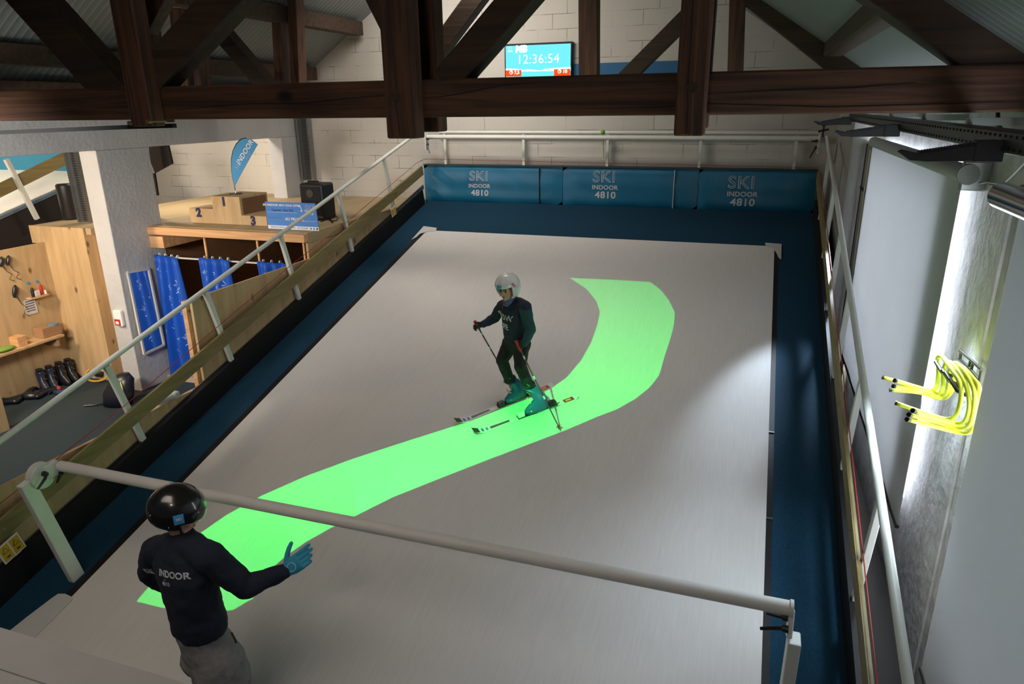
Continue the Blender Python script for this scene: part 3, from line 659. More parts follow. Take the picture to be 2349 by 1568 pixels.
# ================================================================== LEFT: pillar things
mi = thing('wall_mirror', (-8.25, 7.55, .55), 'tall narrow mirror leaning on the grey concrete pillar', 'mirror')
c4 = [V((-8.20, 7.36, .55)), V((-8.20, 7.74, .57)), V((-8.235, 7.74, 1.73)), V((-8.235, 7.37, 1.76))]
put('glass', MB().prism(c4, (-.01, 0, 0)), m_mirror, mi)
for i in range(4):
    put('frame_bar', MB().beam(c4[i], c4[(i+1) % 4], .03, .028, (1, 0, 0)), mat('mirror_frame', (.55, .54, .5), .5) if i == 0 else bpy.data.materials['mirror_frame'], mi)
a, b = ony(262, 709, 7.235), ony(288, 748, 7.235)
fa = thing('alarm_box', (a.x, 7.22, b.z), 'small white alarm box with a red button on the pillar edge', 'alarm')
put('housing', MB().box(a.x, a.x+.15, 7.19, 7.25, b.z, a.z), m_white, fa, .02); put('button_plate', MB().box(a.x+.02, a.x+.12, 7.183, 7.192, b.z+.02, b.z+.11), m_red, fa)
put('button', MB().box(a.x+.045, a.x+.10, 7.176, 7.184, b.z+.04, b.z+.08), m_white, fa)
bb = [ony(*p, 8.6) for p in ((341, 335), (385, 331), (395, 375), (355, 397), (344, 367))]
hb = thing('hanging_board', bb[3], 'black angular board with a narrow strip, beside the top of the concrete pillar', 'board')
put('board', MB().prism(bb, (0, .03, 0)), m_dark, hb)
bb = [ony(*p, 8.62) for p in ((350, 397), (354, 397), (362, 448), (356, 449))]
put('strip', MB().prism(bb, (0, .03, 0)), m_dark, hb)
# ------------------------------------------------------------------ changing booths
bo = thing('changing_booths', (-7, 8.4, 0), 'row of three brown plywood changing booths under the mezzanine', 'booth')
put('back_panel', MB().box(-8.25, -5.66, 9.2, 9.24, .08, 2.19), m_plyb, bo)
for x in (-7.35, -6.45, -5.70):
    p_ = put('partition', MB().box(x, x+.02, 7.97, 9.2, .08, 2.19), m_plyb, bo); put('edge_strip', MB().box(x-.004, x+.024, 7.945, 7.97, .08, 2.19), m_glulam, p_)
put('light_stop_panel', MB().box(-8.32, -8.26, 8.15, 9.24, 0, 2.19), m_plyb, bo)  # added to keep the doorway light out of the booths
put('front_beam', MB().box(-8.25, -5.6, 7.85, 7.945, 2.215, 2.325), m_glulam, bo, .005)
put('joist', MB().box(-8.25, -8.0, 7.86, 9.2, 2.02, 2.19), m_glulam, bo, .008)
put('floor_plate', MB().box(-8.25, -5.7, 7.75, 9.2, 0, .08), mat('booth_floor', (.42, .33, .29), .7), bo)
put('curtain_rail', MB().tube([ony(358, 588, 7.9), ony(672, 608.5, 7.9)], .013, 10), m_steel, bo)
def curtain(tl_, tr2, bl_, br_, lab, folds, npr, seed):
    Y = 7.86; a, b, c, d = ony(*tl_, Y), ony(*tr2, Y), ony(*bl_, Y), ony(*br_, Y)
    t = thing('booth_curtain', (c.x, Y, max(c.z, .03)), lab, 'curtain', 'blue printed curtains of the changing booths')
    n, m_ = 60, 18; mb = MB(); vs = []
    for j in range(m_+1):
        v = j/m_; L, R_ = lerp(a, c, v), lerp(b, d, v)
        for i in range(n+1):
            u = i/n; p = lerp(L, R_, u); amp = .035+.03*v
            vs.append((p.x+.012*math.sin(3*v+u*6), Y-.03+amp*math.sin(folds*2*math.pi*u+.6*math.sin(2.5*v)), max(p.z+.02*math.sin(folds*math.pi*u)*v, .03)))
    mb.add(vs, [(j*(n+1)+i, j*(n+1)+i+1, (j+1)*(n+1)+i+1, (j+1)*(n+1)+i) for j in range(m_) for i in range(n)])
    me = mb.mesh('cloth', True); o = put('cloth', me, m_curtain, t)
    s = o.modifiers.new('s', 'SOLIDIFY'); s.thickness = .004
    for k in range(4): 
        u = (k+.5)/4; p = lerp(a, b, u); put('eyelet', MB().tube([(p.x-.006, Y+.03, p.z+.0), (p.x+.006, Y+.03, p.z)], .022, 12), m_white, t)
    bv = bvh_of(me); rnd = random.Random(seed)
    for k in range(npr):
        v = .1+.82*(k+.3)/npr; u = (.25, .72, .5, .8)[k % 4]
        p = lerp(lerp(a, c, v), lerp(b, d, v), u)+V((0, -.12, 0)); an = math.radians(35+rnd.uniform(-10, 10)); ux = V((math.cos(an), 0, math.sin(an))); uy = V((-math.sin(an), 0, math.cos(an)))
        text('print', 'SKI', .10, p+uy*.06, ux, uy, m_print, t, outline=.003, drape=(bv, .004))
        text('print', '4810', .085, p-uy*.035, ux, uy, m_print, t, bold=.002, depth=.0005, drape=(bv, .004))
curtain((356, 583), (411, 590), (389, 876), (474, 884), 'left blue curtain hanging full length beside the pillar', 3, 8, 1)
curtain((458, 590), (529, 595), (494, 868), (570, 872), 'middle blue curtain, its foot hidden by the plywood side panel', 3, 8, 2)
curtain((592, 598), (668, 604), (630, 868), (705, 872), 'right blue curtain of the booths, only its top showing', 3, 5, 3)
# ------------------------------------------------------------------ podium
yp = 8.30; Z0 = 2.332
po = thing('winners_podium', (-7.2, 8.5, Z0), 'plywood winners podium with steps numbered 1, 2 and 3', 'podium')
xa, xb_, xc, xd = ony(434, 490, yp).x, ony(485, 470, yp).x, ony(549, 470, yp).x, ony(614, 510, yp).x
z2, z1_, z3 = ony(434, 477, yp).z, ony(500, 450, yp).z, ony(580, 495, yp).z
xa = ony(438, 505, yp).x; xd = ony(614, 520, yp).x; xb_ = ony(486, 465, yp).x; xc = ony(552, 480, yp).x
put('step_two', MB().box(xa, xb_, yp, yp+.42, Z0, z2), m_ply, po, .004)
put('step_one', MB().box(xb_, xc, yp, yp+.62, Z0, z1_), m_ply, po, .004)
put('step_three', MB().box(xc, xd, yp, yp+.42, Z0, z3), m_ply, po, .004)
put('hollow_shade', MB().box(xc+.001, xc+.006, yp+.05, yp+.58, z3+.01, z1_-.03), m_plyb, po)  # darker brown panel paints the shaded inside of the open step
for s, p in (('1', (513, 463)), ('2', (456, 488)), ('3', (581, 507))):
    text('numeral', s, .17, ony(*p, yp-.002), (1, 0, 0), (0, 0, 1), m_ink, po, bold=.008, depth=.008)
fl = thing('feather_flag', ony(540, 440, 8.6), 'small blue feather flag standing on the podium', 'flag')
fy = 8.6; FP = [(538, 427), (534, 410), (531, 390), (531, 365), (535, 345), (543, 330), (553, 320), (564, 317), (577, 320), (591, 331), (580, 350), (566, 375), (552, 400)]
put('sail', MB().prism([ony(*p, fy) for p in FP], (0, .006, 0)), m_blue2, fl)
put('pole', MB().tube([ony(*p, fy+.008) for p in ((540, 440), (538, 427), (534, 410), (531, 390), (530.5, 365), (534.5, 345), (542.5, 329), (553, 319), (565, 316))], .006, 8), m_blackp, fl)
b0_ = ony(540, 440, fy); put('foot', MB().tube([(b0_.x, fy, z1_+.001), (b0_.x, fy, z1_+.012)], .09, 16), m_blackp, fl); 
put('pin', MB().tube([(b0_.x, fy, z1_), (b0_.x, fy+.004, b0_.z+.02)], .006, 8), m_metal, fl)
a, b = ony(556, 362, fy-.004), ony(575, 330, fy-.004); ux = (b-a); uy = V((0, 1, 0)).cross(ux)*-1
uy = V((-ux.z, 0, ux.x))
text('flag_word', 'INDOOR', .105, ony(562, 349, fy-.004), ux, uy, m_white, fl, bold=.002, depth=.001)
text('flag_word', 'SKI', .10, ony(547, 379, fy-.004), ux, uy, mat('flag_pale', (.25, .45, .68), .6), fl, bold=.0, depth=.001)
text('flag_number', '4810', .06, ony(569, 359, fy-.004), ux, uy, bpy.data.materials['flag_pale'], fl, depth=.001)
# giant cheque
ch = thing('gift_cheque', onz(672, 525, 2.333), 'large blue and white cheque board propped beside the podium', 'cheque')
yc0 = 8.12
C = [ony(616, 523, yc0), ony(732, 527, yc0), ony(723, 465, yc0+.10), ony(607, 462, yc0+.10)]
C[0].z = C[1].z = 2.335
ux = (C[1]-C[0]).normalized(); uy = (C[3]-C[0]); W_ = (C[1]-C[0]).length; H_ = uy.length; uy.normalize(); nn = ux.cross(uy)
C = [C[0], C[0]+ux*W_, C[0]+ux*W_+uy*H_, C[0]+uy*H_]
put('board', MB().prism(C, -nn*.01), m_cheq, ch)
def CP(u, v, o=.002): return C[0]+ux*W_*u+uy*H_*v+nn*o
put('white_band', MB().prism([CP(0, .0, .001), CP(1, .0, .001), CP(1, .13, .001), CP(0, .13, .001)], nn*.001), m_white, ch)
text('heading', 'SKI INDOOR 4810 VOUS OFFRE', .042, CP(.33, .88), ux, uy, m_white, ch, bold=.001, depth=.001)
text('amount_line', 'AU PRIX DE', .055, CP(.55, .38), ux, uy, m_white, ch, bold=.001, depth=.001)
text('euro', 'VALABLE', .03, CP(.55, .25), ux, uy, m_white, ch, depth=.001)
text('corner_logo', 'SKI', .10, CP(.87, .82), ux, uy, m_white, ch, outline=.0015)
text('corner_logo', 'INDOOR', .04, CP(.87, .70), ux, uy, m_white, ch, depth=.001); text('corner_logo', '4810', .055, CP(.87, .61), ux, uy, m_white, ch, bold=.001, depth=.001)
text('web_address', 'SKIINDOOR4810  FACEBOOK  INSTAGRAM', .030, CP(.42, .065), ux, uy, m_cheq, ch, bold=.0005, depth=.001)
for i, u in enumerate((.83, .89, .95)): put('web_icon', MB().prism([CP(u, .03), CP(u+.035, .03), CP(u+.035, .10), CP(u, .10)], nn*.001), m_ink if i == 2 else m_cheq, ch)
text('handwriting', 'Gagnant : Bon Vol', .045, CP(.33, .70), ux, uy, m_ink, ch, depth=.001); 
put('rule', MB().tube([CP(.03, .62), CP(.62, .62)], .002, 6), m_white, ch); put('rule', MB().tube([CP(.68, .33), CP(.97, .33)], .002, 6), m_white, ch); put('rule', MB().tube([CP(.03, .42), CP(.3, .42)], .0015, 6), m_ink, ch)
put('arrow', MB().tube([CP(.66, .90), CP(.70, .86), CP(.72, .78), CP(.72, .68)], .006, 8).tube([CP(.69, .72), CP(.72, .66), CP(.74, .73)], .006, 8), m_white, ch)
# loudspeaker
ys = 8.95; a, b = ony(685, 424, ys), ony(735, 424, ys); zz1 = ony(700, 421, ys).z
ls = thing('loudspeaker', ((a.x+b.x)/2, ys+.2, 2.332), 'black loudspeaker standing behind the blue cheque', 'loudspeaker')
put('cabinet', MB().box(a.x, b.x+.02, ys, ys+.32, 2.333, zz1), m_blackp, ls, .03)
put('grille', MB().box(a.x+.03, b.x-.01, ys-.012, ys+.01, 2.40, zz1-.04), mat('grille', (.006, .006, .007), .8), ls, .01)
put('handle', MB().tube([(a.x+.1, ys+.1, zz1-.01), (a.x+.1, ys+.1, zz1+.025), (b.x-.1, ys+.1, zz1+.025), (b.x-.1, ys+.1, zz1-.01)], .012, 8), m_blackp, ls)
put('horn', MB().tube([((a.x+b.x)/2, ys-.02, zz1-.14), ((a.x+b.x)/2, ys+.02, zz1-.14)], .06, 16), m_blackp, ls)
one('speaker_cable', MB().tube(smooth_pts([onz(*p, 2.345) for p in ((736, 508), (755, 503), (764, 510), (757, 498), (768, 494), (775, 500), (768, 506), (752, 503), (742, 497))]), .007, 6), m_blackp, 'black cable looped on the mezzanine floor beside the loudspeaker', 'cable')
def ladder_tray(name, x0, x1, y, z0, z1, lab):
    t = thing(name, ((x0+x1)/2, y, z0), lab, 'cable tray')
    put('side_rail', MB().box(x0, x0+.03, y, y+.09, z0, z1), m_metal, t); put('side_rail', MB().box(x1-.03, x1, y, y+.09, z0, z1), m_metal, t)
    put('web', MB().box(x0+.03, x1-.03, y+.05, y+.056, z0, z1), m_traym, t)
    sl = MB(); z = z0+.03
    while z < z1-.03:
        sl.box(x0+.08, x1-.06, y+.044, y+.051, z, z+.012); sl.box(x1-.022, x1-.010, y-.003, y+.002, z, z+.018); sl.box(x0+.008, x0+.014, y-.003, y+.002, z, z+.018); z += .034
    o = put('slots', sl, m_blackp, t); o['kind'] = 'stuff'
    return t
xl, xr = ony(683, 300, 11.5).x, ony(712, 300, 11.5).x
ladder_tray('cable_tray', -8.18, -7.93, 11.6, CZ-1.28, CZ+.3, 'galvanised perforated cable tray down the far wall above the loudspeaker')
xl, xr = ony(184, 505, 7.9).x, ony(210, 505, 7.9).x
ladder_tray('cable_tray', xl, xr, 7.85, 2.34, 4.2, 'galvanised perforated cable tray left of the concrete pillar')
pz = ony(163, 500, 8.1); bi = MB().tube([(pz.x, 8.1, 2.333), (pz.x, 8.1, 2.36), (pz.x, 8.1, 2.85), (pz.x, 8.1, 2.87)], [.10, .115, .12, .10], 20)
one('black_bin', bi, m_blackp, 'tall black cylinder standing beside the left cable tray', 'bin')
# ------------------------------------------------------------------ second slope beyond
X2 = -12.0; e0, e1 = onx(0, 490, X2), onx(200, 400, X2); k2 = (e1.z-e0.z)/(e1.y-e0.y)
def z2f(y): return e0.z+k2*(y-e0.y)
r = ray(100, 391); tt = (e0.z-k2*e0.y-CZ)/(r.z-k2*r.y); yf2 = min((CAM+r*tt).y, 11.7)
s2 = thing('second_ski_slope', (-14, 8, 0), 'cream coloured second ski slope seen through the opening at far left', 'ski slope')
def z2box(x0, x1, y0, y1, d0, d1): return MB().hexa([(x0, y0, z2f(y0)+d0), (x1, y0, z2f(y0)+d0), (x1, y1, z2f(y1)+d0), (x0, y1, z2f(y1)+d0), (x0, y0, z2f(y0)+d1), (x1, y0, z2f(y0)+d1), (x1, y1, z2f(y1)+d1), (x0, y1, z2f(y1)+d1)])
put('belt_carpet', z2box(-19, X2, 5, yf2, -.05, 0), m_cream, s2)
put('upper_carpet', MB().box(-19, X2, yf2, yf2+.03, z2f(yf2)-.02, z2f(yf2)+.6), mat('carpet_teal', (.02, .16, .25), .8), s2)
put('side_wall', MB().hexa([(X2, 4, 0), (X2+.06, 4, 0), (X2+.06, 11.7, 0), (X2, 11.7, 0), (X2, 4, z2f(4)-.06), (X2+.06, 4, z2f(4)-.06), (X2+.06, 11.7, z2f(11.7)-.06), (X2, 11.7, z2f(11.7)-.06)]), m_dark, s2)
put('edge_trim', z2box(X2, X2+.10, 4, 11.6, -.06, -.01), mat('trim_blue_grey', (.10, .14, .19), .5), s2)
Xr = X2+.3
w2 = thing('wooden_guard_rail', onx(85, 500, Xr), 'pine rail on a white post along the second ski slope', 'railing')
put('rail', MB().beam(onx(-220, 543, Xr), onx(152, 362, Xr), .04, .20, (1, 0, 0)), m_olive, w2)
put('rail', MB().beam(onx(180, 350, Xr), onx(215, 335, Xr), .04, .20, (1, 0, 0)), m_olive, w2)
put('post', MB().beam(onx(14, 365, Xr+.05), onx(85, 502, Xr+.05), .06, .07, (1, 0, 0)), m_steel, w2)
# ------------------------------------------------------------------ hut at the left
hu = thing('plywood_hut', (-9.4, 7.5, 0), 'pale plywood hut with a warmly lit side, left of the pillar', 'hut')
put('front_panel', MB().box(-9.8, -9.0, 7.45, 7.48, 0, 2.335).box(-10.05, -9.8, 7.45, 7.48, 2.08, 2.335), m_ply, hu)
put('long_panel', MB().box(-9.84, -9.8, 5.0, 7.48, 0, 2.10), m_ply, hu)
put('lit_side', MB().box(-9.03, -9.0, 7.48, 8.35, 0, 2.24), m_ply, hu)
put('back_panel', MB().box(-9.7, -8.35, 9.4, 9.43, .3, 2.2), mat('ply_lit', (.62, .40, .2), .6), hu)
one('low_counter_panel', MB().box(-8.98, -8.9, 4.9, 5.72, 0, .55), m_ply, 'plywood counter end at the bottom left behind the railing', 'panel')
sh = thing('wall_shelf', (-9.65, 6.2, .77), 'long plywood shelf with boxes on the hut wall', 'shelf')
put('board', MB().box(-9.8, -9.5, 5.0, 7.2, .755, .785), m_ply, sh); put('bracket', MB().box(-9.8, -9.55, 7.10, 7.14, .62, .755), m_ply, sh)
Xs = -9.62
def bxat(name, px0, py0, px1, py1, X, depth, mt, lab, cat, group=None, z0=None):
    a, b = onx(px0, py0, X), onx(px1, py1, X); z_ = b.z if z0 is None else z0
    return one(name, MB().box(X-depth, X, min(a.y, b.y), max(a.y, b.y), z_, max(a.z, z_+.03)), mt, lab, cat, group, .006)
bxat('cardboard_box', 96, 755, 146, 768, -9.58, .18, m_card, 'brown cardboard box on the right end of the hut shelf', 'box', z0=.787)
cb = onx(122, 748, -9.65); one('blue_bowl', MB().tube([(cb.x, cb.y, .88), (cb.x, cb.y, .93), (cb.x, cb.y, .95)], [.05, .08, .08], 16), mat('bowl', (.16, .24, .32), .4), 'blue grey bowl resting on the cardboard box', 'bowl')
bxat('wooden_box', 38, 775, 66, 794, -9.56, .16, m_glulam, 'small pale wooden box in the middle of the hut shelf', 'box', z0=.787)
g = onx(10, 796, -9.6); one('green_cloth', MB().ell((g.x, g.y, .82), (.08, 0, 0), (0, .14, 0), (0, 0, .035)), mat('cloth_green', (.16, .30, .04), .8), 'crumpled green cloth on the left end of the hut shelf', 'cloth')
s2h = thing('small_shelf', onx(88, 683, -9.75), 'small plywood shelf holding bottles above the notice', 'shelf')
a, b = onx(68, 682, -9.72), onx(108, 672, -9.72); put('board', MB().box(-9.8, -9.68, a.y, b.y, a.z-.03, a.z-.01), m_ply, s2h); put('bracket', MB().box(-9.8, -9.78, b.y-.14, b.y-.12, a.z-.14, a.z-.03), m_ply, s2h)
for px, mt, lab, h in ((76, m_blackp, 'black bottle on the small shelf', .13), (97, m_red, 'red bottle on the small shelf', .15), (105, m_white, 'little white pot at the right end of the small shelf', .05)):
    p = onx(px, 676, -9.73); one('bottle', MB().tube([(p.x, p.y, a.z-.009), (p.x, p.y, a.z+h*.7), (p.x, p.y, a.z+h)], [.022, .022, .01], 12), mt, lab, 'bottle')
bxat('tissue_box', 80, 668, 94, 676, -9.70, .06, m_paper, 'pale box between the bottles on the small shelf', 'box', z0=a.z-.009)
nt_ = thing('notice', onx(70, 715, -9.79), 'printed notice pinned under the small shelf', 'notice')
a, b = onx(53, 690, -9.79), onx(88, 716, -9.79); put('sheet', MB().box(-9.795, -9.79, a.y, b.y, b.z, a.z), m_paper, nt_)
for k in range(5): put('printed_line', MB().box(-9.789, -9.787, a.y+.02, b.y-.03, a.z-.03-k*.035, a.z-.02-k*.035), m_ink, nt_)
for px, py in ((64, 649), (84, 645)):
    p = onx(px, py, -9.795); one('round_sticker', MB().tube([p, p+V((.006, 0, 0))], .022, 14), m_blue2, 'left round blue sticker on the hut wall' if px == 64 else 'right round blue sticker on the hut wall', 'sticker')
def hang(name, px, py, lab, cat, s=1):
    p = onx(px, py, -9.77); mb = MB().ell(p, (.03, 0, 0), (0, .03*s, .01), (0, .02, .07*s), 10, 6)
    t = thing(name, p, lab, cat); put('body', mb, m_blackp, t)
    q_ = [p+V((.0, .01, -.06*s)), p+V((0, .05, -.15*s)), p+V((0, .10, -.2*s)), p+V((0, .06, -.26*s)), p+V((0, .12, -.30*s))]
    put('cord', MB().tube(smooth_pts(q_), .004, 6), m_blackp, t)
hang('hanging_charger', 18, 597, 'black charger with its cord on the upper left hut wall', 'charger'); hang('hanging_strap', 2, 600, 'black strap at the very left on the hut wall', 'strap'); hang('hanging_glove', 34, 668, 'black glove with a loop on the hut wall', 'glove', 1.3)
# boots and bags on the hall floor
m_boot = mat('boot_dark', (.012, .014, .022), .35); m_boot2 = mat('boot_navy', (.02, .03, .06), .35)
def boot(x, y, a, mt, lab, s=1.0, grp='ski boots on the floor by the hut', fallen=False):
    t = thing('ski_boot', (x, y, 0), lab, 'ski boot', grp); d = V((math.cos(a), math.sin(a), 0)); n_ = V((-d.y, d.x, 0)); o = V((x, y, 0)); u = V((0, 0, 1))
    if fallen: u, n_ = n_, -u; o = o+V((0, 0, .06*s))
    def q(f, w, h): return o+d*f*s+n_*w*s+u*h*s
    put('shell', MB().loft([(q(.02, 0, .0), n_*.05*s, d*.15*s), (q(.02, 0, .06), n_*.052*s, d*.15*s), (q(.0, 0, .11), n_*.05*s, d*.115*s), (q(-.05, 0, .17), n_*.048*s, d*.07*s), (q(-.055, 0, .30), n_*.058*s, d*.075*s), (q(-.05, 0, .33), n_*.05*s, d*.065*s)]).mesh('s', True), mt, t)
    put('liner', MB().loft([(q(-.05, 0, .32), n_*.045*s, d*.058*s), (q(-.05, 0, .36), n_*.05*s, d*.062*s)]), m_blackp, t)
    for h, w in ((.10, .055), (.19, .052), (.27, .06)): put('buckle', MB().tube([q(.03-(h-.1)*.2, w, h), q(.06-(h-.1)*.35, 0, h+.035)], .006*s, 6), m_metal, t)
k = 0
for px, py, a in ((100, 897, -.3), (120, 889, -.4), (142, 879, -.2), (160, 871, -.3)):
    p = onz(px, py, 0); p.x = max(p.x, -9.64); boot(p.x, p.y, a, m_boot2 if k < 2 else m_boot, ['navy ski boot standing at the left of the row on the floor', 'navy ski boot standing second in the row', 'black ski boot standing third in the row', 'black ski boot at the right end of the row, in the hut corner'][k], .95); k += 1
for i, (px, py, a) in enumerate(((34, 920, 2.0), (56, 917, .4), (80, 912, -.6))):
    p = onz(px, py, 0); p.x = max(p.x, -9.6); boot(p.x, p.y, a, m_boot, ['fallen black ski boot at the left of the heap', 'fallen black ski boot in the middle of the heap', 'fallen black ski boot at the right of the heap'][i], .85, fallen=True)
for i, (px, py) in enumerate(((125, 897), (140, 905))):
    p = onz(px, py, 0); one('shoe', MB().loft([((p.x-.11, p.y, .03), (0, .03, 0), (0, 0, .03)), ((p.x, p.y, .035), (0, .042, 0), (0, 0, .034)), ((p.x+.08, p.y, .05), (0, .035, 0), (0, 0, .048)), ((p.x+.13, p.y, .05), (0, .03, 0), (0, 0, .045))]).mesh('x', True), mat('shoe_red', (.35, .04, .03), .6) if i == 0 else mat('shoe_navy', (.03, .05, .14), .6), 'small red shoe on the hall floor' if i == 0 else 'small navy shoe beside the red shoe', 'shoe')
p = onz(232, 872, 0)
sn = thing('snowshoe', (p.x, p.y, 0), 'yellow and black snowshoe lying against the plywood hut', 'snowshoe')
put('frame', MB().tube(smooth_pts([V((p.x+.22*math.cos(t_)-.05, p.y+.1*math.sin(t_), .10+.08*math.sin(t_))) for t_ in [i*math.pi/6 for i in range(13)]], 3), .016, 8), mat('shoe_yellow', (.55, .33, .04), .5), sn)
put('binding', MB().box(p.x-.13, p.x+.05, p.y-.05, p.y+.05, .08, .14), m_blackp, sn, .02)
p = onz(284, 930, 0)
bg = thing('backpack', (p.x, p.y, 0), 'black backpack leaning on the foot of the pillar', 'backpack')
put('body', MB().loft([((p.x-.1, p.y, .01), (.19, .03, 0), (0, .13, 0)), ((p.x-.08, p.y+.03, .18), (.20, .03, 0), (0, .14, 0)), ((p.x-.03, p.y+.08, .36), (.15, .03, 0), (0, .11, 0)), ((p.x+.0, p.y+.10, .45), (.06, .02, 0), (0, .05, 0))]).mesh('b', True), m_boot, bg)
put('strap', MB().tube(smooth_pts([V((p.x-.2, p.y-.1, .06)), V((p.x-.35, p.y-.12, .02)), V((p.x-.5, p.y-.2, .015))]), .012, 6), m_boot, bg)
put('piping', MB().tube(smooth_pts([V((p.x+.10, p.y-.07, .08)), V((p.x+.11, p.y-.06, .25)), V((p.x+.06, p.y-.03, .38))]), .006, 6), m_hurdle, bg)
sk = onx(388, 923, -5.62)
so = blend(MB().cap((sk.x, sk.y-.13, 1.06), (sk.x, sk.y-.02, 1.055), .035, .034).cap((sk.x, sk.y-.02, 1.055), (sk.x+.0, sk.y+.10, 1.05), .034, .042).box(sk.x-.04, sk.x+.04, sk.y+.06, sk.y+.13, 1.013, 1.085), .008, 4, (.01, .05))
one('white_sock', so, mat('sock', (.55, .54, .53), .9), 'crumpled white sock lying on the plywood edge beside the slope', 'sock')
q4 = [onz(*p, .015) for p in ((338, 916), (385, 924), (372, 948), (300, 985))]
one('floor_board', MB().prism(q4, (0, 0, .01)), m_ply, 'pale plywood board on the floor between the pillar and the slope', 'board')
# ================================================================== PEOPLE
m_skin = mat('skin', (.50, .29, .20), .55); m_hood = mat('sweater_navy', (.014, .022, .045), .85, noise=.2, nscale=30)
m_sleeve = mat('sleeve_green', (.008, .065, .06), .8); m_trou = mat('trousers_black', (.006, .007, .009), .75)
m_boott = mat('boot_teal', (.012, .17, .30), .35); m_bootb = mat('boot_blue', (.02, .10, .33), .35)
m_helw = mat('helmet_white', (.70, .70, .68), .25, coat=.4); m_helb = mat('helmet_black', (.010, .010, .011), .22, coat=.5)
m_glove = mat('glove_black', (.012, .012, .014), .7); m_glt = mat('glove_teal', (.02, .26, .40), .7)
m_ski = mat('ski_dark', (.02, .03, .025), .35); m_skiw = mat('ski_white', (.6, .62, .6), .35)
m_gaiter = mat('gaiter', (.12, .18, .36), .8, noise=.6, nscale=40); m_jack = mat('jumper_dark_navy', (.007, .012, .030), .9, noise=.25, nscale=60)
m_joggers = mat('joggers_grey', (.22, .215, .21), .9, noise=.2, nscale=40, bump=.3, bscale=60)
m_hair = mat('hair', (.03, .018, .01), .8); m_lip = mat('lip', (.38, .12, .10), .5); m_eye = mat('eye', (.03, .02, .02), .2)
def helmet(name, c, f, u, r, par, mt, cut=-.25, face=.45, low=-.6):
    """helmet shell: ellipsoid grid with a face opening"""
    rt = f.cross(u).normalized(); N_, M_ = 40, 24; vs = []; idx = {}; fs = []
    for j in range(M_+1):
        th = math.pi*j/M_
        for i in range(N_):
            ph = 2*math.pi*i/N_; z = math.cos(th); q = math.sin(th); a = q*math.cos(ph); b = q*math.sin(ph)
            vs.append(c+f*(a*r[0])+rt*(b*r[1])+u*(z*r[2]))
    def keep(j, i):
        th = math.pi*(j+.5)/M_; ph = 2*math.pi*(i+.5)/N_; z = math.cos(th); fr = math.sin(th)*math.cos(ph)
        if z < low: return False
        if z < cut and fr > face: return False
        if z < cut-.35 and fr < -.0 and False: return False
        return True
    for j in range(M_):
        for i in range(N_):
            if keep(j, i): k = (i+1) % N_; fs.append((j*N_+i, j*N_+k, (j+1)*N_+k, (j+1)*N_+i))
    me = bpy.data.meshes.new(name); me.from_pydata(vs, [], fs); bm = bmesh.new(); bm.from_mesh(me)
    bmesh.ops.remove_doubles(bm, verts=bm.verts, dist=1e-4); bmesh.ops.delete(bm, geom=[v for v in bm.verts if not v.link_faces], context='VERTS')
    bmesh.ops.recalc_face_normals(bm, faces=bm.faces); bm.to_mesh(me); bm.free()
    for p in me.polygons: p.use_smooth = True
    o = put(name, me, mt, par); s = o.modifiers.new('s', 'SOLIDIFY'); s.thickness = .018; s.offset = -1
    b = o.modifiers.new('sub', 'SUBSURF'); b.levels = 1; b.render_levels = 1
    return o, me
def face(mb, hc, f, u, s):   # head with face built into the skin mesh
    r = f.cross(u).normalized()
    mb.ell(hc, f*.088*s, r*.072*s, u*.105*s, 18, 12)
    mb.ell(hc-u*.055*s+f*.03*s, f*.058*s, r*.05*s, u*.055*s)          # jaw
    mb.cap(hc+f*.080*s+u*.008*s, hc+f*.104*s-u*.022*s, .008*s, .014*s, 8)   # nose
    mb.ell(hc+f*.084*s-u*.050*s, f*.012*s, r*.024*s, u*.009*s, 10, 6)       # mouth
    mb.ell(hc+f*.070*s-u*.083*s, f*.020*s, r*.022*s, u*.016*s, 10, 6)       # chin
    for k in (-1, 1):
        mb.ell(hc+r*k*.073*s-f*.005*s-u*.005*s, f*.017*s, r*.010*s, u*.028*s, 8, 6)   # ears
        mb.ell(hc+r*k*.036*s+f*.062*s-u*.022*s, f*.022*s, r*.026*s, u*.02*s, 10, 6)   # cheeks
        mb.ell(hc+r*k*.030*s+f*.078*s+u*.034*s, f*.010*s, r*.022*s, u*.007*s, 8, 6)   # brows
def face_parts(hc, f, u, s, par):
    r = f.cross(u).normalized()
    for k in (-1, 1):
        put('eye', MB().ell(hc+r*k*.031*s+f*.079*s+u*.013*s, f*.009*s, r*.013*s, u*.008*s, 10, 6).mesh('e', True), m_eye, par)
        put('eyebrow', MB().tube([hc+r*k*.015*s+f*.090*s+u*.034*s, hc+r*k*.045*s+f*.080*s+u*.036*s], .004*s, 6), m_hair, par)
    put('lips', MB().ell(hc+f*.095*s-u*.051*s, f*.005*s, r*.02*s, u*.006*s, 10, 6).mesh('l', True), m_lip, par)
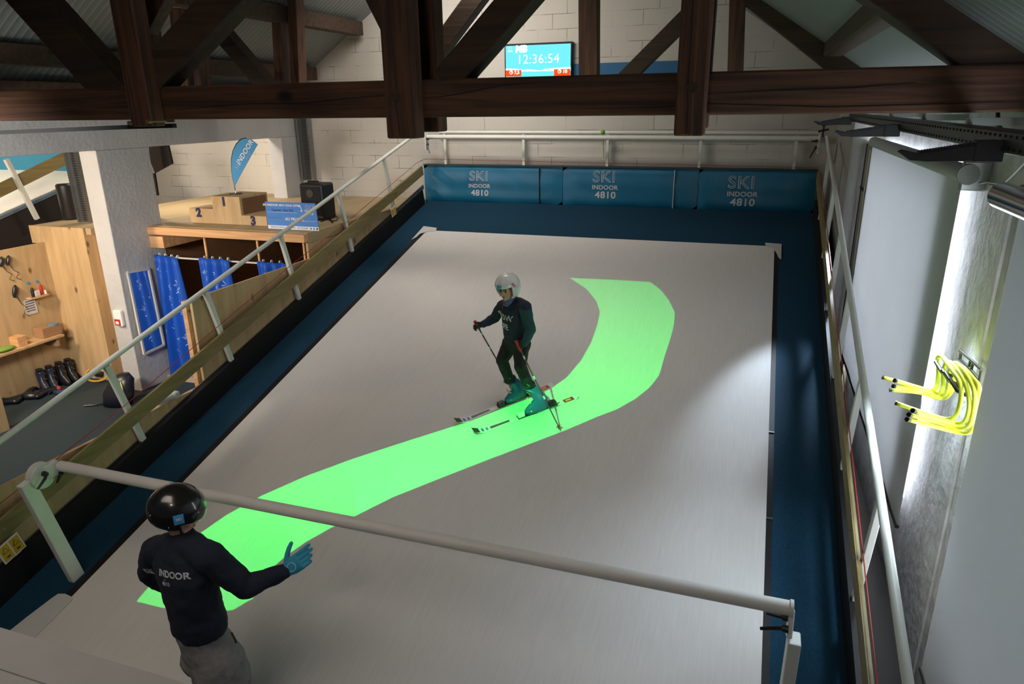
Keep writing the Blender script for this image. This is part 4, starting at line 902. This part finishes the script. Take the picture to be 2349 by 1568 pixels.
def hand(w, d, pn, s, par, mt, curl=1.0, thumb=1, name='glove', spread=.2, voxel=.004, curls=None, extra=None):
    """palm from wrist w along d, palm normal pn (palm side), thumb side sign"""
    d = d.normalized(); pn = (pn-d*pn.dot(d)).normalized(); a = d.cross(pn)*thumb
    mb = MB(); mb.loft([(w-d*.03*s, a*.030*s, pn*.024*s), (w, a*.032*s, pn*.022*s), (w+d*.035*s, a*.041*s, pn*.020*s), (w+d*.078*s, a*.043*s, pn*.017*s)], 14)
    for k in range(4):
        off = (.031-.0205*k)*s; L = (.037, .042, .039, .030)[k]*s; cu = (curls[k] if curls else curl)
        p = w+d*.072*s+a*off; q = d+a*(spread*(.5-k*.33)); q.normalize()
        for seg, (ll, ang) in enumerate(((1.0, .35), (.72, .75), (.6, .6))):
            ax = q.cross(pn).normalized(); q = (Matrix.Rotation(cu*ang, 3, ax) @ q).normalized()
            n_ = p+q*L*ll; mb.cap(p, n_, (.0115-.0012*seg)*s, (.0105-.0012*seg)*s, 8); p = n_
    p = w+d*.02*s+a*.030*s; q = (a*.85+d*.65+pn*.2*curl).normalized()
    for seg, ll in enumerate((.034, .032, .024)):
        n_ = p+q*ll*s; mb.cap(p, n_, (.0145-.0015*seg)*s, (.013-.0015*seg)*s, 8); p = n_
        q = (q+pn*.35*curl+d*.25).normalized()
    if extra: extra(mb)
    return put(name, blend(mb, voxel, 2), mt, par)
# ------------------------------------------------------------------ child skier
kf = V((-.71, -.70, 0)).normalized(); ku = V((0, 0, 1)); kr = kf.cross(ku).normalized()   # forward, up, his right
D0 = 6.70
def K(px, py, r=0.0, fw=0.0): return atd(px, py, D0+.90*r-.43*fw)
kid = thing('person', onsl(1200, 935), 'person in a white ski helmet and navy sweater standing on skis on the white carpet', 'person', 'people on the ski slope')
tilt = (ku*.97+kf*.10-kr*.03).normalized()
hc = K(1165, 663, 0, .10)                       # head centre
hf = V((-.30, -.93, -.28)).normalized(); hu = (ku-hf*ku.dot(hf)).normalized()
neck = K(1176, 692, 0, .0); shR = K(1153, 702, .15, .05); shL = K(1205, 704, -.16, -.0)
chest = K(1178, 720, 0, .02); waist = K(1181, 757, 0, .0); hip = K(1184, 781, 0, -.02)
elR = K(1135, 729, .24, .12); wrR = K(1107, 744, .30, .30); elL = K(1217, 757, -.24, -.02); wrL = K(1203, 787, -.22, .14)
hpR = K(1173, 786, .08, 0); hpL = K(1196, 787, -.09, 0)
kR = K(1151, 826, .10, .20); kL = K(1193, 838, -.12, .14)
t1, e1_ = onsl(1045, 975), onsl(1268, 885); t2_, e2_ = onsl(1085, 998), onsl(1325, 912)
aR = K(1170, 872, .08, .02); aL = K(1214, 886, -.12, -.02)
body = MB(); face(body, hc, hf, hu, .95)
body.cap(neck-ku*.02, hc-hu*.06, .045, .045).loft([(hip, kr*.12, kf*.08), (waist, kr*.105, kf*.075), (chest, kr*.13, kf*.08), (neck-ku*.03, kr*.06, kf*.05)])
for s, e, w in ((shR, elR, wrR), (shL, elL, wrL)): body.cap(s, e, .042, .034).cap(e, w, .034, .024); body.cap(neck-ku*.04, s, .05, .045)
for h, k_, a_ in ((hpR, kR, aR), (hpL, kL, aL)): body.cap(h, k_, .070, .05).cap(k_, a_, .048, .035); body.cap(hip, h, .08, .075); body.cap(a_, a_-NS*.09-(t1-e1_).normalized()*.01, .030, .026)
put('body', blend(body, .0075, 2), m_skin, kid); face_parts(hc, hf, hu, .95, kid)
sw = MB().loft([(hip-ku*.01, kr*.155, kf*.115), (hip+ku*.04, kr*.150, kf*.115), (waist+ku*.02, kr*.145, kf*.11), (chest, kr*.16, kf*.115), (lerp(chest, neck, .6), kr*.15, kf*.10), (neck-ku*.01, kr*.085, kf*.075)], 24)
sw.cap(neck-ku*.035, shR, .07, .066).cap(neck-ku*.035, shL, .07, .066)
sw.cap(shR, elR, .066, .052).cap(elR, lerp(elR, wrR, .93), .052, .038)
sw.cap(neck-kf*.10-ku*.03, neck-kf*.07+kr*.08, .05, .035).cap(neck-kf*.10-ku*.03, neck-kf*.05-kr*.09, .05, .035).cap(neck-kf*.11-ku*.06-kr*.05, neck-kf*.11-ku*.06+kr*.05, .045, .045)
swm = blend(sw, .009, 3, (.018, .06)); put('sweater', swm, m_hood, kid)
sl2 = MB().cap(lerp(shL, neck, .05)-ku*.01, elL, .067, .054).cap(elL, lerp(elL, wrL, .93), .054, .040)
put('sleeve', blend(sl2, .008, 3, (.015, .06)), m_sleeve, kid, label='dark green left sleeve')
tb = MB(); 
for h, k_, a_ in ((hpR, kR, aR), (hpL, kL, aL)): tb.cap(h, k_, .092, .062).cap(k_, lerp(k_, a_, .95), .062, .056)
tb.cap(hpR, hpL, .10, .10).cap(hip-ku*.0, lerp(hpR, hpL, .5), .11, .10)
put('trousers', blend(tb, .009, 3, (.014, .07)), m_trou, kid)
put('neck_gaiter', MB().loft([(neck-ku*.03+kf*.05, kr*.06, kf*.045), (neck+ku*.01+kf*.05, kr*.066, kf*.05), (hc-hu*.085+kf*.0, kr*.060, kf*.055)], 18).mesh('g', True), m_gaiter, kid)
put('zip', MB().tube([neck+kf*.10+ku*.03, neck+kf*.112-ku*.05], .004, 6), m_red, kid)
bv = bvh_of(swm)
ux = -kr*1.0; ux.z = 0; tu = (chest-hip).normalized()
cn = kf
ct = K(1176, 724, 0, .1)
text('print', 'SNOW', .085, ct+kr*.03, ux, tu, m_white, kid, bold=.0005, depth=.0008, drape=(bv, .003))
text('print', 'LIFE', .085, K(1171, 746, 0, .1)+kr*.025, ux, tu, m_white, kid, bold=.0005, depth=.0008, drape=(bv, .003))
ho_, hm = helmet('helmet', hc+hu*.03-hf*.005, hf, hu, (.142, .122, .145), kid, m_helw, cut=.20, face=.42, low=-.72)
hr_ = hf.cross(hu).normalized()
bvh_ = bvh_of(hm)
def sticker(name, n_, w, h, mt, par, c, txt=None, tm=None, tsz=.03, upv=None, bv_=None, rot=0):
    uxx = (upv or hu).cross(n_).normalized(); uyy = n_.cross(uxx)
    vs = []; fs = []
    for j in range(5):
        for i in range(5):
            p = c+n_*.3+uxx*(i/4-.5)*w+uyy*(j/4-.5)*h; hh = bv_.ray_cast(p, -n_, .6); vs.append((hh[0] if hh[0] else c+n_*.15)+n_*.003)
    for j in range(4):
        for i in range(4): a = j*5+i; fs.append((a, a+1, a+6, a+5))
    o = put(name, MB().add(vs, fs).mesh('s', True), mt, par)
    if txt: text('mark', txt, tsz, c+n_*.16, uxx, uyy, tm, par, bold=.0005, depth=.0005, drape=(bv_, .005))
sticker('helmet_sticker', (hf*.93-hr_*.02+hu*.22).normalized(), .05, .05, m_blue2, kid, hc+hu*.05, 'SKI', m_white, .018, bv_=bvh_)
text('mark', 'PRO', .035, hc+hu*.09+(-hr_*.95+hf*.4).normalized()*.14, (-(hu*.8)-hf*.6), (-hr_*.95+hf*.4).cross(-(hu*.8)-hf*.6), m_red, kid, bold=.001, depth=.0005)
# gloves around the pole grips
gR = K(1095, 747, .32, .34); gL = K(1190, 795, -.20, .22)
pT = onsl(1288, 991); gripT = K(1184, 789, -.22, .24)
dR = ((K(1138, 822, .45, .12))-gR).normalized(); dL = (pT-gL).normalized()
tipR = gR+dR*.78
hand(wrR, (gR-wrR), dR.cross(gR-wrR)*-1, .82, kid, m_glove, 1.35, 1)
hand(wrL, (gL-wrL), dL.cross(gL-wrL), .82, kid, m_glove, 1.35, -1)
# boots
def skiboot(par, sole_t, sole_h, ank, mt, lab):
    d = (sole_t-sole_h); L = d.length; d.normalize(); n_ = NS; w = d.cross(n_).normalized(); t = put('boot', MB().loft([
        (lerp(sole_h, sole_t, .5)+n_*.035, w*.042, d*L*.52), (lerp(sole_h, sole_t, .5)+n_*.075, w*.046, d*L*.50),
        (lerp(sole_h, sole_t, .42)+n_*.115, w*.046, d*L*.40), (lerp(sole_h, sole_t, .30)+n_*.16, w*.045, d*L*.27), (lerp(lerp(sole_h, sole_t, .25)+n_*.22, ank, .5), w*.050, d*L*.22), (ank+n_*.0, w*.060, d*.068)], 22).mesh('b', True), mt, par, label=lab)
    for i in range(4):
        c = lerp(lerp(sole_h, sole_t, .78), lerp(ank, sole_t, .12), i/3.6)+n_*(.07+.02*i); 
        put('buckle', MB().tube([c-w*.045+n_*.0, c+d*.02+n_*.012, c+w*.05], .007, 8), m_skiw if i < 2 else m_metal, t)
    put('liner', MB().loft([(ank-n_*.01, w*.050, d*.056), (ank+n_*.035, w*.058, d*.064)], 18).mesh('l', True), m_glove, t)
def skiparts(tip, tail, lab, labb, s0, mt, ank, seed):
    d = tail-tip; L = d.length; d.normalize(); w = d.cross(NS).normalized()
    t = thing('ski', lerp(tip, tail, .5), lab, 'ski', 'pair of skis under the child')
    n = 24; R = []
    for i in range(n+1):
        u = i/n; wd = .026+.020*abs(2*u-1)**1.6; wd *= min(1, (u*14+.12)**.5 if u < .07 else 1)*min(1, ((1-u)*18+.3)**.5 if u > .95 else 1)
        lift = .055*max(0, 1-u/.13)**1.8+.012+.01*math.sin(math.pi*u)*.4+.02*max(0, (u-.96)/.04)**2
        c = tip+d*L*u+NS*lift
        R.append([c-w*wd-NS*.006, c+w*wd-NS*.006, c+w*wd+NS*.004, c-w*wd+NS*.004])
    put('ski_body', MB().rings(R), m_skiw, t)
    def strip(a, b, f, mt_, nm, o_=.0055):
        vs = []; 
        for i in range(9):
            u = a+(b-a)*i/8; wd = (.026+.020*abs(2*u-1)**1.6)*f; lift = .055*max(0, 1-u/.13)**1.8+.012+.01*math.sin(math.pi*u)*.4; c = tip+d*L*u+NS*(lift+o_)
            vs += [c-w*wd, c+w*wd]
        put(nm, MB().add(vs, [(2*i, 2*i+1, 2*i+3, 2*i+2) for i in range(8)]), mt_, t)
    strip(.16, .34, .5, m_ski, 'top_stripe'); strip(.005, .06, .9, m_ski, 'tip_cover'); strip(.86, .96, .7, m_red, 'tail_graphic'); strip(.88, .93, .3, m_yellow, 'tail_mark', .0065)
    for k_ in (.08, .12): strip(k_, k_+.02, .6, m_bootb, 'tip_mark', .006)
    bt_, bh_ = s0
    put('binding_plate', MB().beam(bt_+(bt_-bh_).normalized()*.09+NS*.022, bh_-(bt_-bh_).normalized()*.10+NS*.022, .055, .016, tuple(w)), m_blackp, t)
    bdir = (bt_-bh_).normalized()
    put('toe_piece', MB().beam(bt_+bdir*.01+NS*.045, bt_+bdir*.085+NS*.040, .055, .045, tuple(w)), m_skiw if seed else m_blackp, t, .008)
    put('heel_piece', MB().beam(bh_-bdir*.01+NS*.055, bh_-bdir*.085+NS*.045, .05, .06, tuple(w)), m_blackp, t, .008)
    put('brake', MB().tube([bh_+w*.04+NS*.03, bh_+w*.05-bdir*.06+NS*.05, bh_+w*.05-bdir*.11+NS*.07], .005, 6), m_blackp, t)
def onski(tip, tail, u): return lerp(tip, tail, u)
sR = (onski(t1, e1_, .50), onski(t1, e1_, .72)); sL = (onski(t2_, e2_, .49), onski(t2_, e2_, .71))
skiparts(t1, e1_, 'ski on the child\'s right foot, farther from the camera', '', sR, m_ski, aR, 0)
skiparts(t2_, e2_, 'ski on the child\'s left foot, nearer the camera', '', sL, m_ski, aL, 1)
skiboot(kid, sR[0], sR[1], aR, m_boott, 'teal ski boot'); skiboot(kid, sL[0], sL[1], aL, m_bootb, 'blue ski boot')
def pole(g, tip, lab, col):
    t = thing('ski_pole', tip, lab, 'ski pole', 'ski poles of the child'); d = (tip-g).normalized(); L = (tip-g).length
    put('shaft', MB().tube([g+d*.04, lerp(g, tip, .97)], [.0085, .006], 10), mat('pole_shaft', (.05, .03, .03), .3) if 'pole_shaft' not in bpy.data.materials else bpy.data.materials['pole_shaft'], t)
    put('grip', MB().tube([g-d*.07, g-d*.065, g-d*.03, g+d*.05], [.012, .018, .014, .013], 12), m_red, t)
    for i in range(5): put('shaft_band', MB().tube([g+d*(.1+.11*i), g+d*(.135+.11*i)], .0092, 10), (m_skiw, m_red)[i % 2], t)
    put('basket', MB().tube([tip-d*.075, tip-d*.07, tip-d*.06], [.008, .028, .010], 12), m_red if col else m_blackp, t)
    put('tip', MB().tube([lerp(g, tip, .96), tip], [.006, .003], 8), m_metal, t)
    a = g-d*.05; put('strap', MB().tube(smooth_pts([a, a+kf*-.03-ku*.05, a-kf*.05-ku*.08, a-kf*.02-ku*.03], 3), .006, 6), m_blackp, t)
pole(gR, tipR, 'ski pole in the child\'s right hand, pointing back behind the knee', 1)
pole(gL, pT, 'ski pole in the child\'s left hand, planted on the green band', 1)
# ------------------------------------------------------------------ instructor
DI = 3.60
IF = V((.35, .94, 0)).normalized(); IU = V((0, 0, 1)); IR = IF.cross(IU).normalized()
a_, b_ = IR.dot(NH), IF.dot(NH)
def I(px, py, r=0.0, fw=0.0): return atd(px, py, DI+a_*r+b_*fw)
foot_c = atd(505, 1665, DI)
ins = thing('person', V((foot_c.x, foot_c.y, slz(foot_c.y))), 'person in a black helmet and dark navy jumper seen from behind with one arm raised', 'person', 'people on the ski slope')
hc = I(408, 1176, 0, .02); hf = (IF*.80+IR*.58-IU*.25).normalized(); hu = (IU-hf*IU.dot(hf)).normalized()
neck = I(417, 1222, 0, .0); shL = I(358, 1262, -.19); shR = I(478, 1276, .20)
chest = I(420, 1300, 0); waist = I(447, 1385, 0); hem = I(459, 1437, 0); hip = I(468, 1472, 0, -.0)
elL = I(345, 1312, -.24, .12); wrL = I(392, 1350, -.08, .36); elR = I(564, 1346, .30, .16); wrR = I(655, 1309, .45, .34)
hpL = I(462, 1500, -.08); hpR = I(512, 1500, .08)
knL = atd(505, 1650, DI+.05); knR = atd(570, 1650, DI-.03); 
def dn(p, off): q = V((p.x+off[0], p.y+off[1], 0)); q.z = slz(q.y)+.08; return q
ftL, ftR = dn(knL, (-.02, -.03)), dn(knR, (.02, -.03))
bd = MB(); face(bd, hc-hu*.02, hf, hu, 1.05)
bd.cap(neck-IU*.04, hc-hu*.05, .062, .060).loft([(hip, IR*.11, IF*.07), (waist, IR*.14, IF*.09), (chest, IR*.17, IF*.10), (neck-IU*.05, IR*.08, IF*.06)])
for s, e, w in ((shR, elR, wrR), (shL, elL, wrL)): bd.cap(s, e, .055, .042).cap(e, w, .042, .030).cap(neck-IU*.06, s, .06, .055)
for h, k_, f_ in ((hpR, knR, ftR), (hpL, knL, ftL)): bd.cap(h-IU*.05, k_, .075, .055).cap(k_, f_, .055, .04).cap(hip, h-IU*.05, .08, .075)
put('body', blend(bd, .010, 2), m_skin, ins); face_parts(hc-hu*.02, hf, hu, 1.05, ins)
jk = MB().loft([(hem-IU*.01, IR*.185, IF*.145), (hem+IU*.03, IR*.195, IF*.15), (lerp(hem, waist, .6), IR*.200, IF*.15), (waist, IR*.195, IF*.145), (lerp(waist, chest, .5), IR*.225, IF*.145), (chest, IR*.24, IF*.14), (lerp(chest, neck, .55), IR*.185, IF*.115), (neck-IU*.035, IR*.09, IF*.08)], 28)
jk.cap(neck-IU*.06, shR, .085, .088).cap(neck-IU*.06, shL, .085, .088)
jk.cap(shR, elR, .092, .074).cap(elR, lerp(elR, wrR, .97), .074, .052).cap(shL, elL, .092, .075).cap(elL, wrL, .075, .05)
jk.loft([(neck-IU*.05, IR*.085, IF*.078), (neck-IU*.005, IR*.073, IF*.068), (neck+IU*.022, IR*.070, IF*.066)], 20)
jm = blend(jk, .010, 3, (.022, .09)); put('jumper', jm, m_jack, ins)
jg = MB(); c1 = I(490, 1503, .0, .0); c2 = I(512, 1550, .0, .0)
jg.loft([(hem+IU*.05, IR*.160, IF*.125), (hem-IU*.03, IR*.178, IF*.14), (c1, IR*.215, IF*.165), (c2, IR*.200, IF*.155)], 24, 2.2)
jg.cap(c1+IR*.09-IU*.02, knR, .125, .09).cap(c1-IR*.09-IU*.02, knL, .125, .09).cap(knR, ftR, .09, .06).cap(knL, ftL, .09, .06).ell(c1+IR*.085-IF*.06-IU*.02, IR*.11, IF*.11, IU*.14).ell(c1-IR*.085-IF*.06-IU*.02, IR*.11, IF*.11, IU*.14)
put('joggers', blend(jg, .011, 4, (.03, .10)), m_joggers, ins)
ph = I(541, 1466, .14, -.06); put('pocket_slit', MB().tube([I(531, 1450, .17, .0), I(537, 1462, .18, .0), I(542, 1474, .185, .0)], .006, 6), m_hair, ins)
put('hair', MB().ell(hc-hu*.05-hf*.03, hf*.075, IR*.078, hu*.07).mesh('h', True), m_hair, ins)
ho_, hm = helmet('helmet', hc+hu*.035-hf*.01, hf, hu, (.165, .142, .150), ins, m_helb, cut=-.25, face=.30, low=-.62)
bvh2 = bvh_of(hm); hr_ = hf.cross(hu).normalized()
vd = (CAM-hc).normalized()
sc_ = atd(410, 1191, DI-.12); nn_ = ((sc_-hc).normalized()*.8+vd*.5).normalized(); nn_ = vd
sticker('helmet_sticker', nn_, .055, .055, m_blue2, ins, atd(410, 1191, DI), 'SKI', m_white, .02, upv=IU, bv_=bvh2)
for px, py in ((345, 1182), (387, 1210), (455, 1175)):
    r_ = ray(px, py); h = bvh2.ray_cast(CAM, r_.normalized(), 10)
    if h[0]: put('rivet', MB().ell(h[0], (.005, 0, 0), (0, .005, 0), (0, 0, .005), 8, 6), m_metal, ins)
for k, pt in ((1, hr_), (-1, -hr_)):
    a = hc+pt*.085-hu*.04+hf*.02; put('chin_strap', MB().tube([a+hu*.03, a-hu*.04+hf*.02, hc-hu*.125+hf*.055], .008, 6), m_blackp, ins)
put('chin_buckle', MB().box(-.02, .02, -.012, .012, -.02, .02).mesh('x'), m_blackp, ins)
bk = [o for o in ins.children if o.name.startswith('chin_buckle')][0]; bk.data.transform(Matrix.Translation(hc-hu*.13+hf*.07))
# glove: raised left hand of the picture's right arm, fingers slightly apart
gd = (I(696, 1280, .52, .42)-wrR).normalized(); 
gl_ = hand(wrR+gd*.01, gd, (FW+IF*.3).normalized(), 1.28, ins, m_glt, .5, 1, spread=.12, voxel=.0045, curls=(.7, .95, 1.15, 1.3))
put('glove_cuff', MB().tube([wrR-gd*.05, wrR+gd*.01], [.040, .038], 16), m_glt, ins)
p_ = wrR+gd*.055-FW*.024; ring_u = gd; ring_v = gd.cross(FW).normalized()
put('glove_emblem', MB().tube([p_+ring_u*.026*math.cos(t_)+ring_v*.026*math.sin(t_) for t_ in [i*math.pi/8 for i in range(17)]], .003, 6), m_print, ins)
hand(wrL, (IF*.6+IR*.7).normalized(), IU*-1, 1.05, ins, m_glt, .6, 1)
for f_, s in ((ftL, -1), (ftR, 1)):
    q = V((f_.x, f_.y, slz(f_.y)+.004)); put('shoe', MB().loft([(q-IF*.09+IU*.04, IR*.042, IU*.036), (q+IF*.02+IU*.055, IR*.05, IU*.04), (q+IF*.14+IU*.068, IR*.05, IU*.035), (q+IF*.20+IU*.08, IR*.035, IU*.025)]).mesh('s', True), m_blackp, ins)
# writing on the back
bvj = bvh_of(jm)
def viewhit(px, py):
    r_ = ray(px, py).normalized(); h = bvj.ray_cast(CAM, r_, 10); return h
cM = viewhit(380, 1316); L_, R2 = viewhit(366, 1312), viewhit(398, 1320); D2 = viewhit(384, 1335)
uxb = (R2[0]-L_[0]).normalized(); nb = uxb.cross(cM[0]-D2[0]).normalized(); uyb = nb.cross(uxb).normalized()
def bt_(px, py, s, size, **kw):
    h = viewhit(px, py)[0]; text('back_print', s, size, h, uxb, uyb, m_padw, ins, drape=(bvj, .004), **kw)
bt_(350, 1309, 'SKI', .054, outline=.0013); bt_(393, 1319, 'INDOOR', .056, bold=.0016, depth=.0006)
bt_(379, 1329, '\u2013', .03, bold=.0, depth=.0006); bt_(381, 1339, '4810', .036, bold=.0006, depth=.0006)
# ================================================================== PROJECTOR throwing the green track
GP = [(1307, 637), (1400, 641), (1491, 646), (1515, 664), (1534, 688), (1548, 716), (1546, 745), (1538, 775), (1525, 815), (1512, 860), (1490, 888), (1456, 915), (1415, 938), (1370, 955), (1300, 985), (1200, 1023), (1100, 1061), (1000, 1100), (900, 1140), (820, 1180), (755, 1212), (700, 1243), (655, 1275), (615, 1310), (592, 1345), (580, 1372), (565, 1380), (535, 1398), (500, 1402), (430, 1396), (372, 1393), (313, 1378), (350, 1335), (400, 1280), (450, 1228), (520, 1180), (600, 1136), (700, 1092), (800, 1055), (900, 1022), (1000, 990), (1080, 965), (1150, 937), (1215, 912), (1262, 892), (1300, 865), (1333, 826), (1356, 785), (1370, 745), (1376, 715), (1368, 690), (1345, 662)]
def dense(P, n=3):
    out = []
    for i in range(len(P)):
        a, b = P[i], P[(i+1) % len(P)]
        for k in range(n): out.append((a[0]+(b[0]-a[0])*k/n, a[1]+(b[1]-a[1])*k/n))
    return out
def projector(LP, G, lab, energy, hz):
    c = (sum(p[0] for p in G)/len(G), sum(p[1] for p in G)/len(G)); AIM = onsl(*c)
    ax = (AIM-LP).normalized(); pu = (V((0, 1, 0))-ax*ax.y).normalized(); pr = ax.cross(pu).normalized(); d_ = .055
    hole = []
    for p in dense(G, 2):
        w = onsl(p[0], p[1], .012)-LP; w = w*(d_/w.dot(ax)); hole.append((w.dot(pr), w.dot(pu)))
    R_ = .135; outer = [(R_*math.cos(a), R_*math.sin(a)) for a in [2*math.pi*i/48 for i in range(48)]]
    prj = thing('projector', LP, lab, 'projector', 'ceiling projectors')
    tri = tessellate_polygon([[V((x, y, 0)) for x, y in outer], [V((x, y, 0)) for x, y in hole]])
    vs = [LP+ax*d_+pr*x+pu*y for x, y in outer+hole]
    put('slide', MB().add(vs, [tuple(t) for t in tri]), m_blackp, prj)
    hs = put('housing', MB().tube([LP-ax*.10, LP-ax*.09, LP+ax*.058], [.1, .142, .142], 32), m_blackp, prj)
    bm = bmesh.new(); bm.from_mesh(hs.data); bm.faces.ensure_lookup_table()
    far = [f for f in bm.faces if len(f.verts) > 10 and (f.calc_center_median()-(LP+ax*.058)).length < .02]
    bmesh.ops.delete(bm, geom=far, context='FACES'); bm.to_mesh(hs.data); bm.free()
    put('hanger', MB().tube([LP-ax*.09, V((LP.x, LP.y, hz))], .02, 8), m_blackp, prj)
    lamp('SPOT', 'projector_lamp', LP, energy, (.02, 1, .12), AIM, spot_size=math.radians(126), spot_blend=0, shadow_soft_size=0.0)
iu = GP.index((800, 1055)); il = GP.index((820, 1180))
projector(V((-2.35, 2.3, CZ+.62)), GP[:il+1]+GP[iu:], 'ceiling projector throwing the upper part of the green track', 2500, 7.3)
projector(V((-3.3, 7.2, CZ+1.6)), GP[il:iu+1], 'ceiling projector throwing the lower part of the green track', 3000, 7.3)
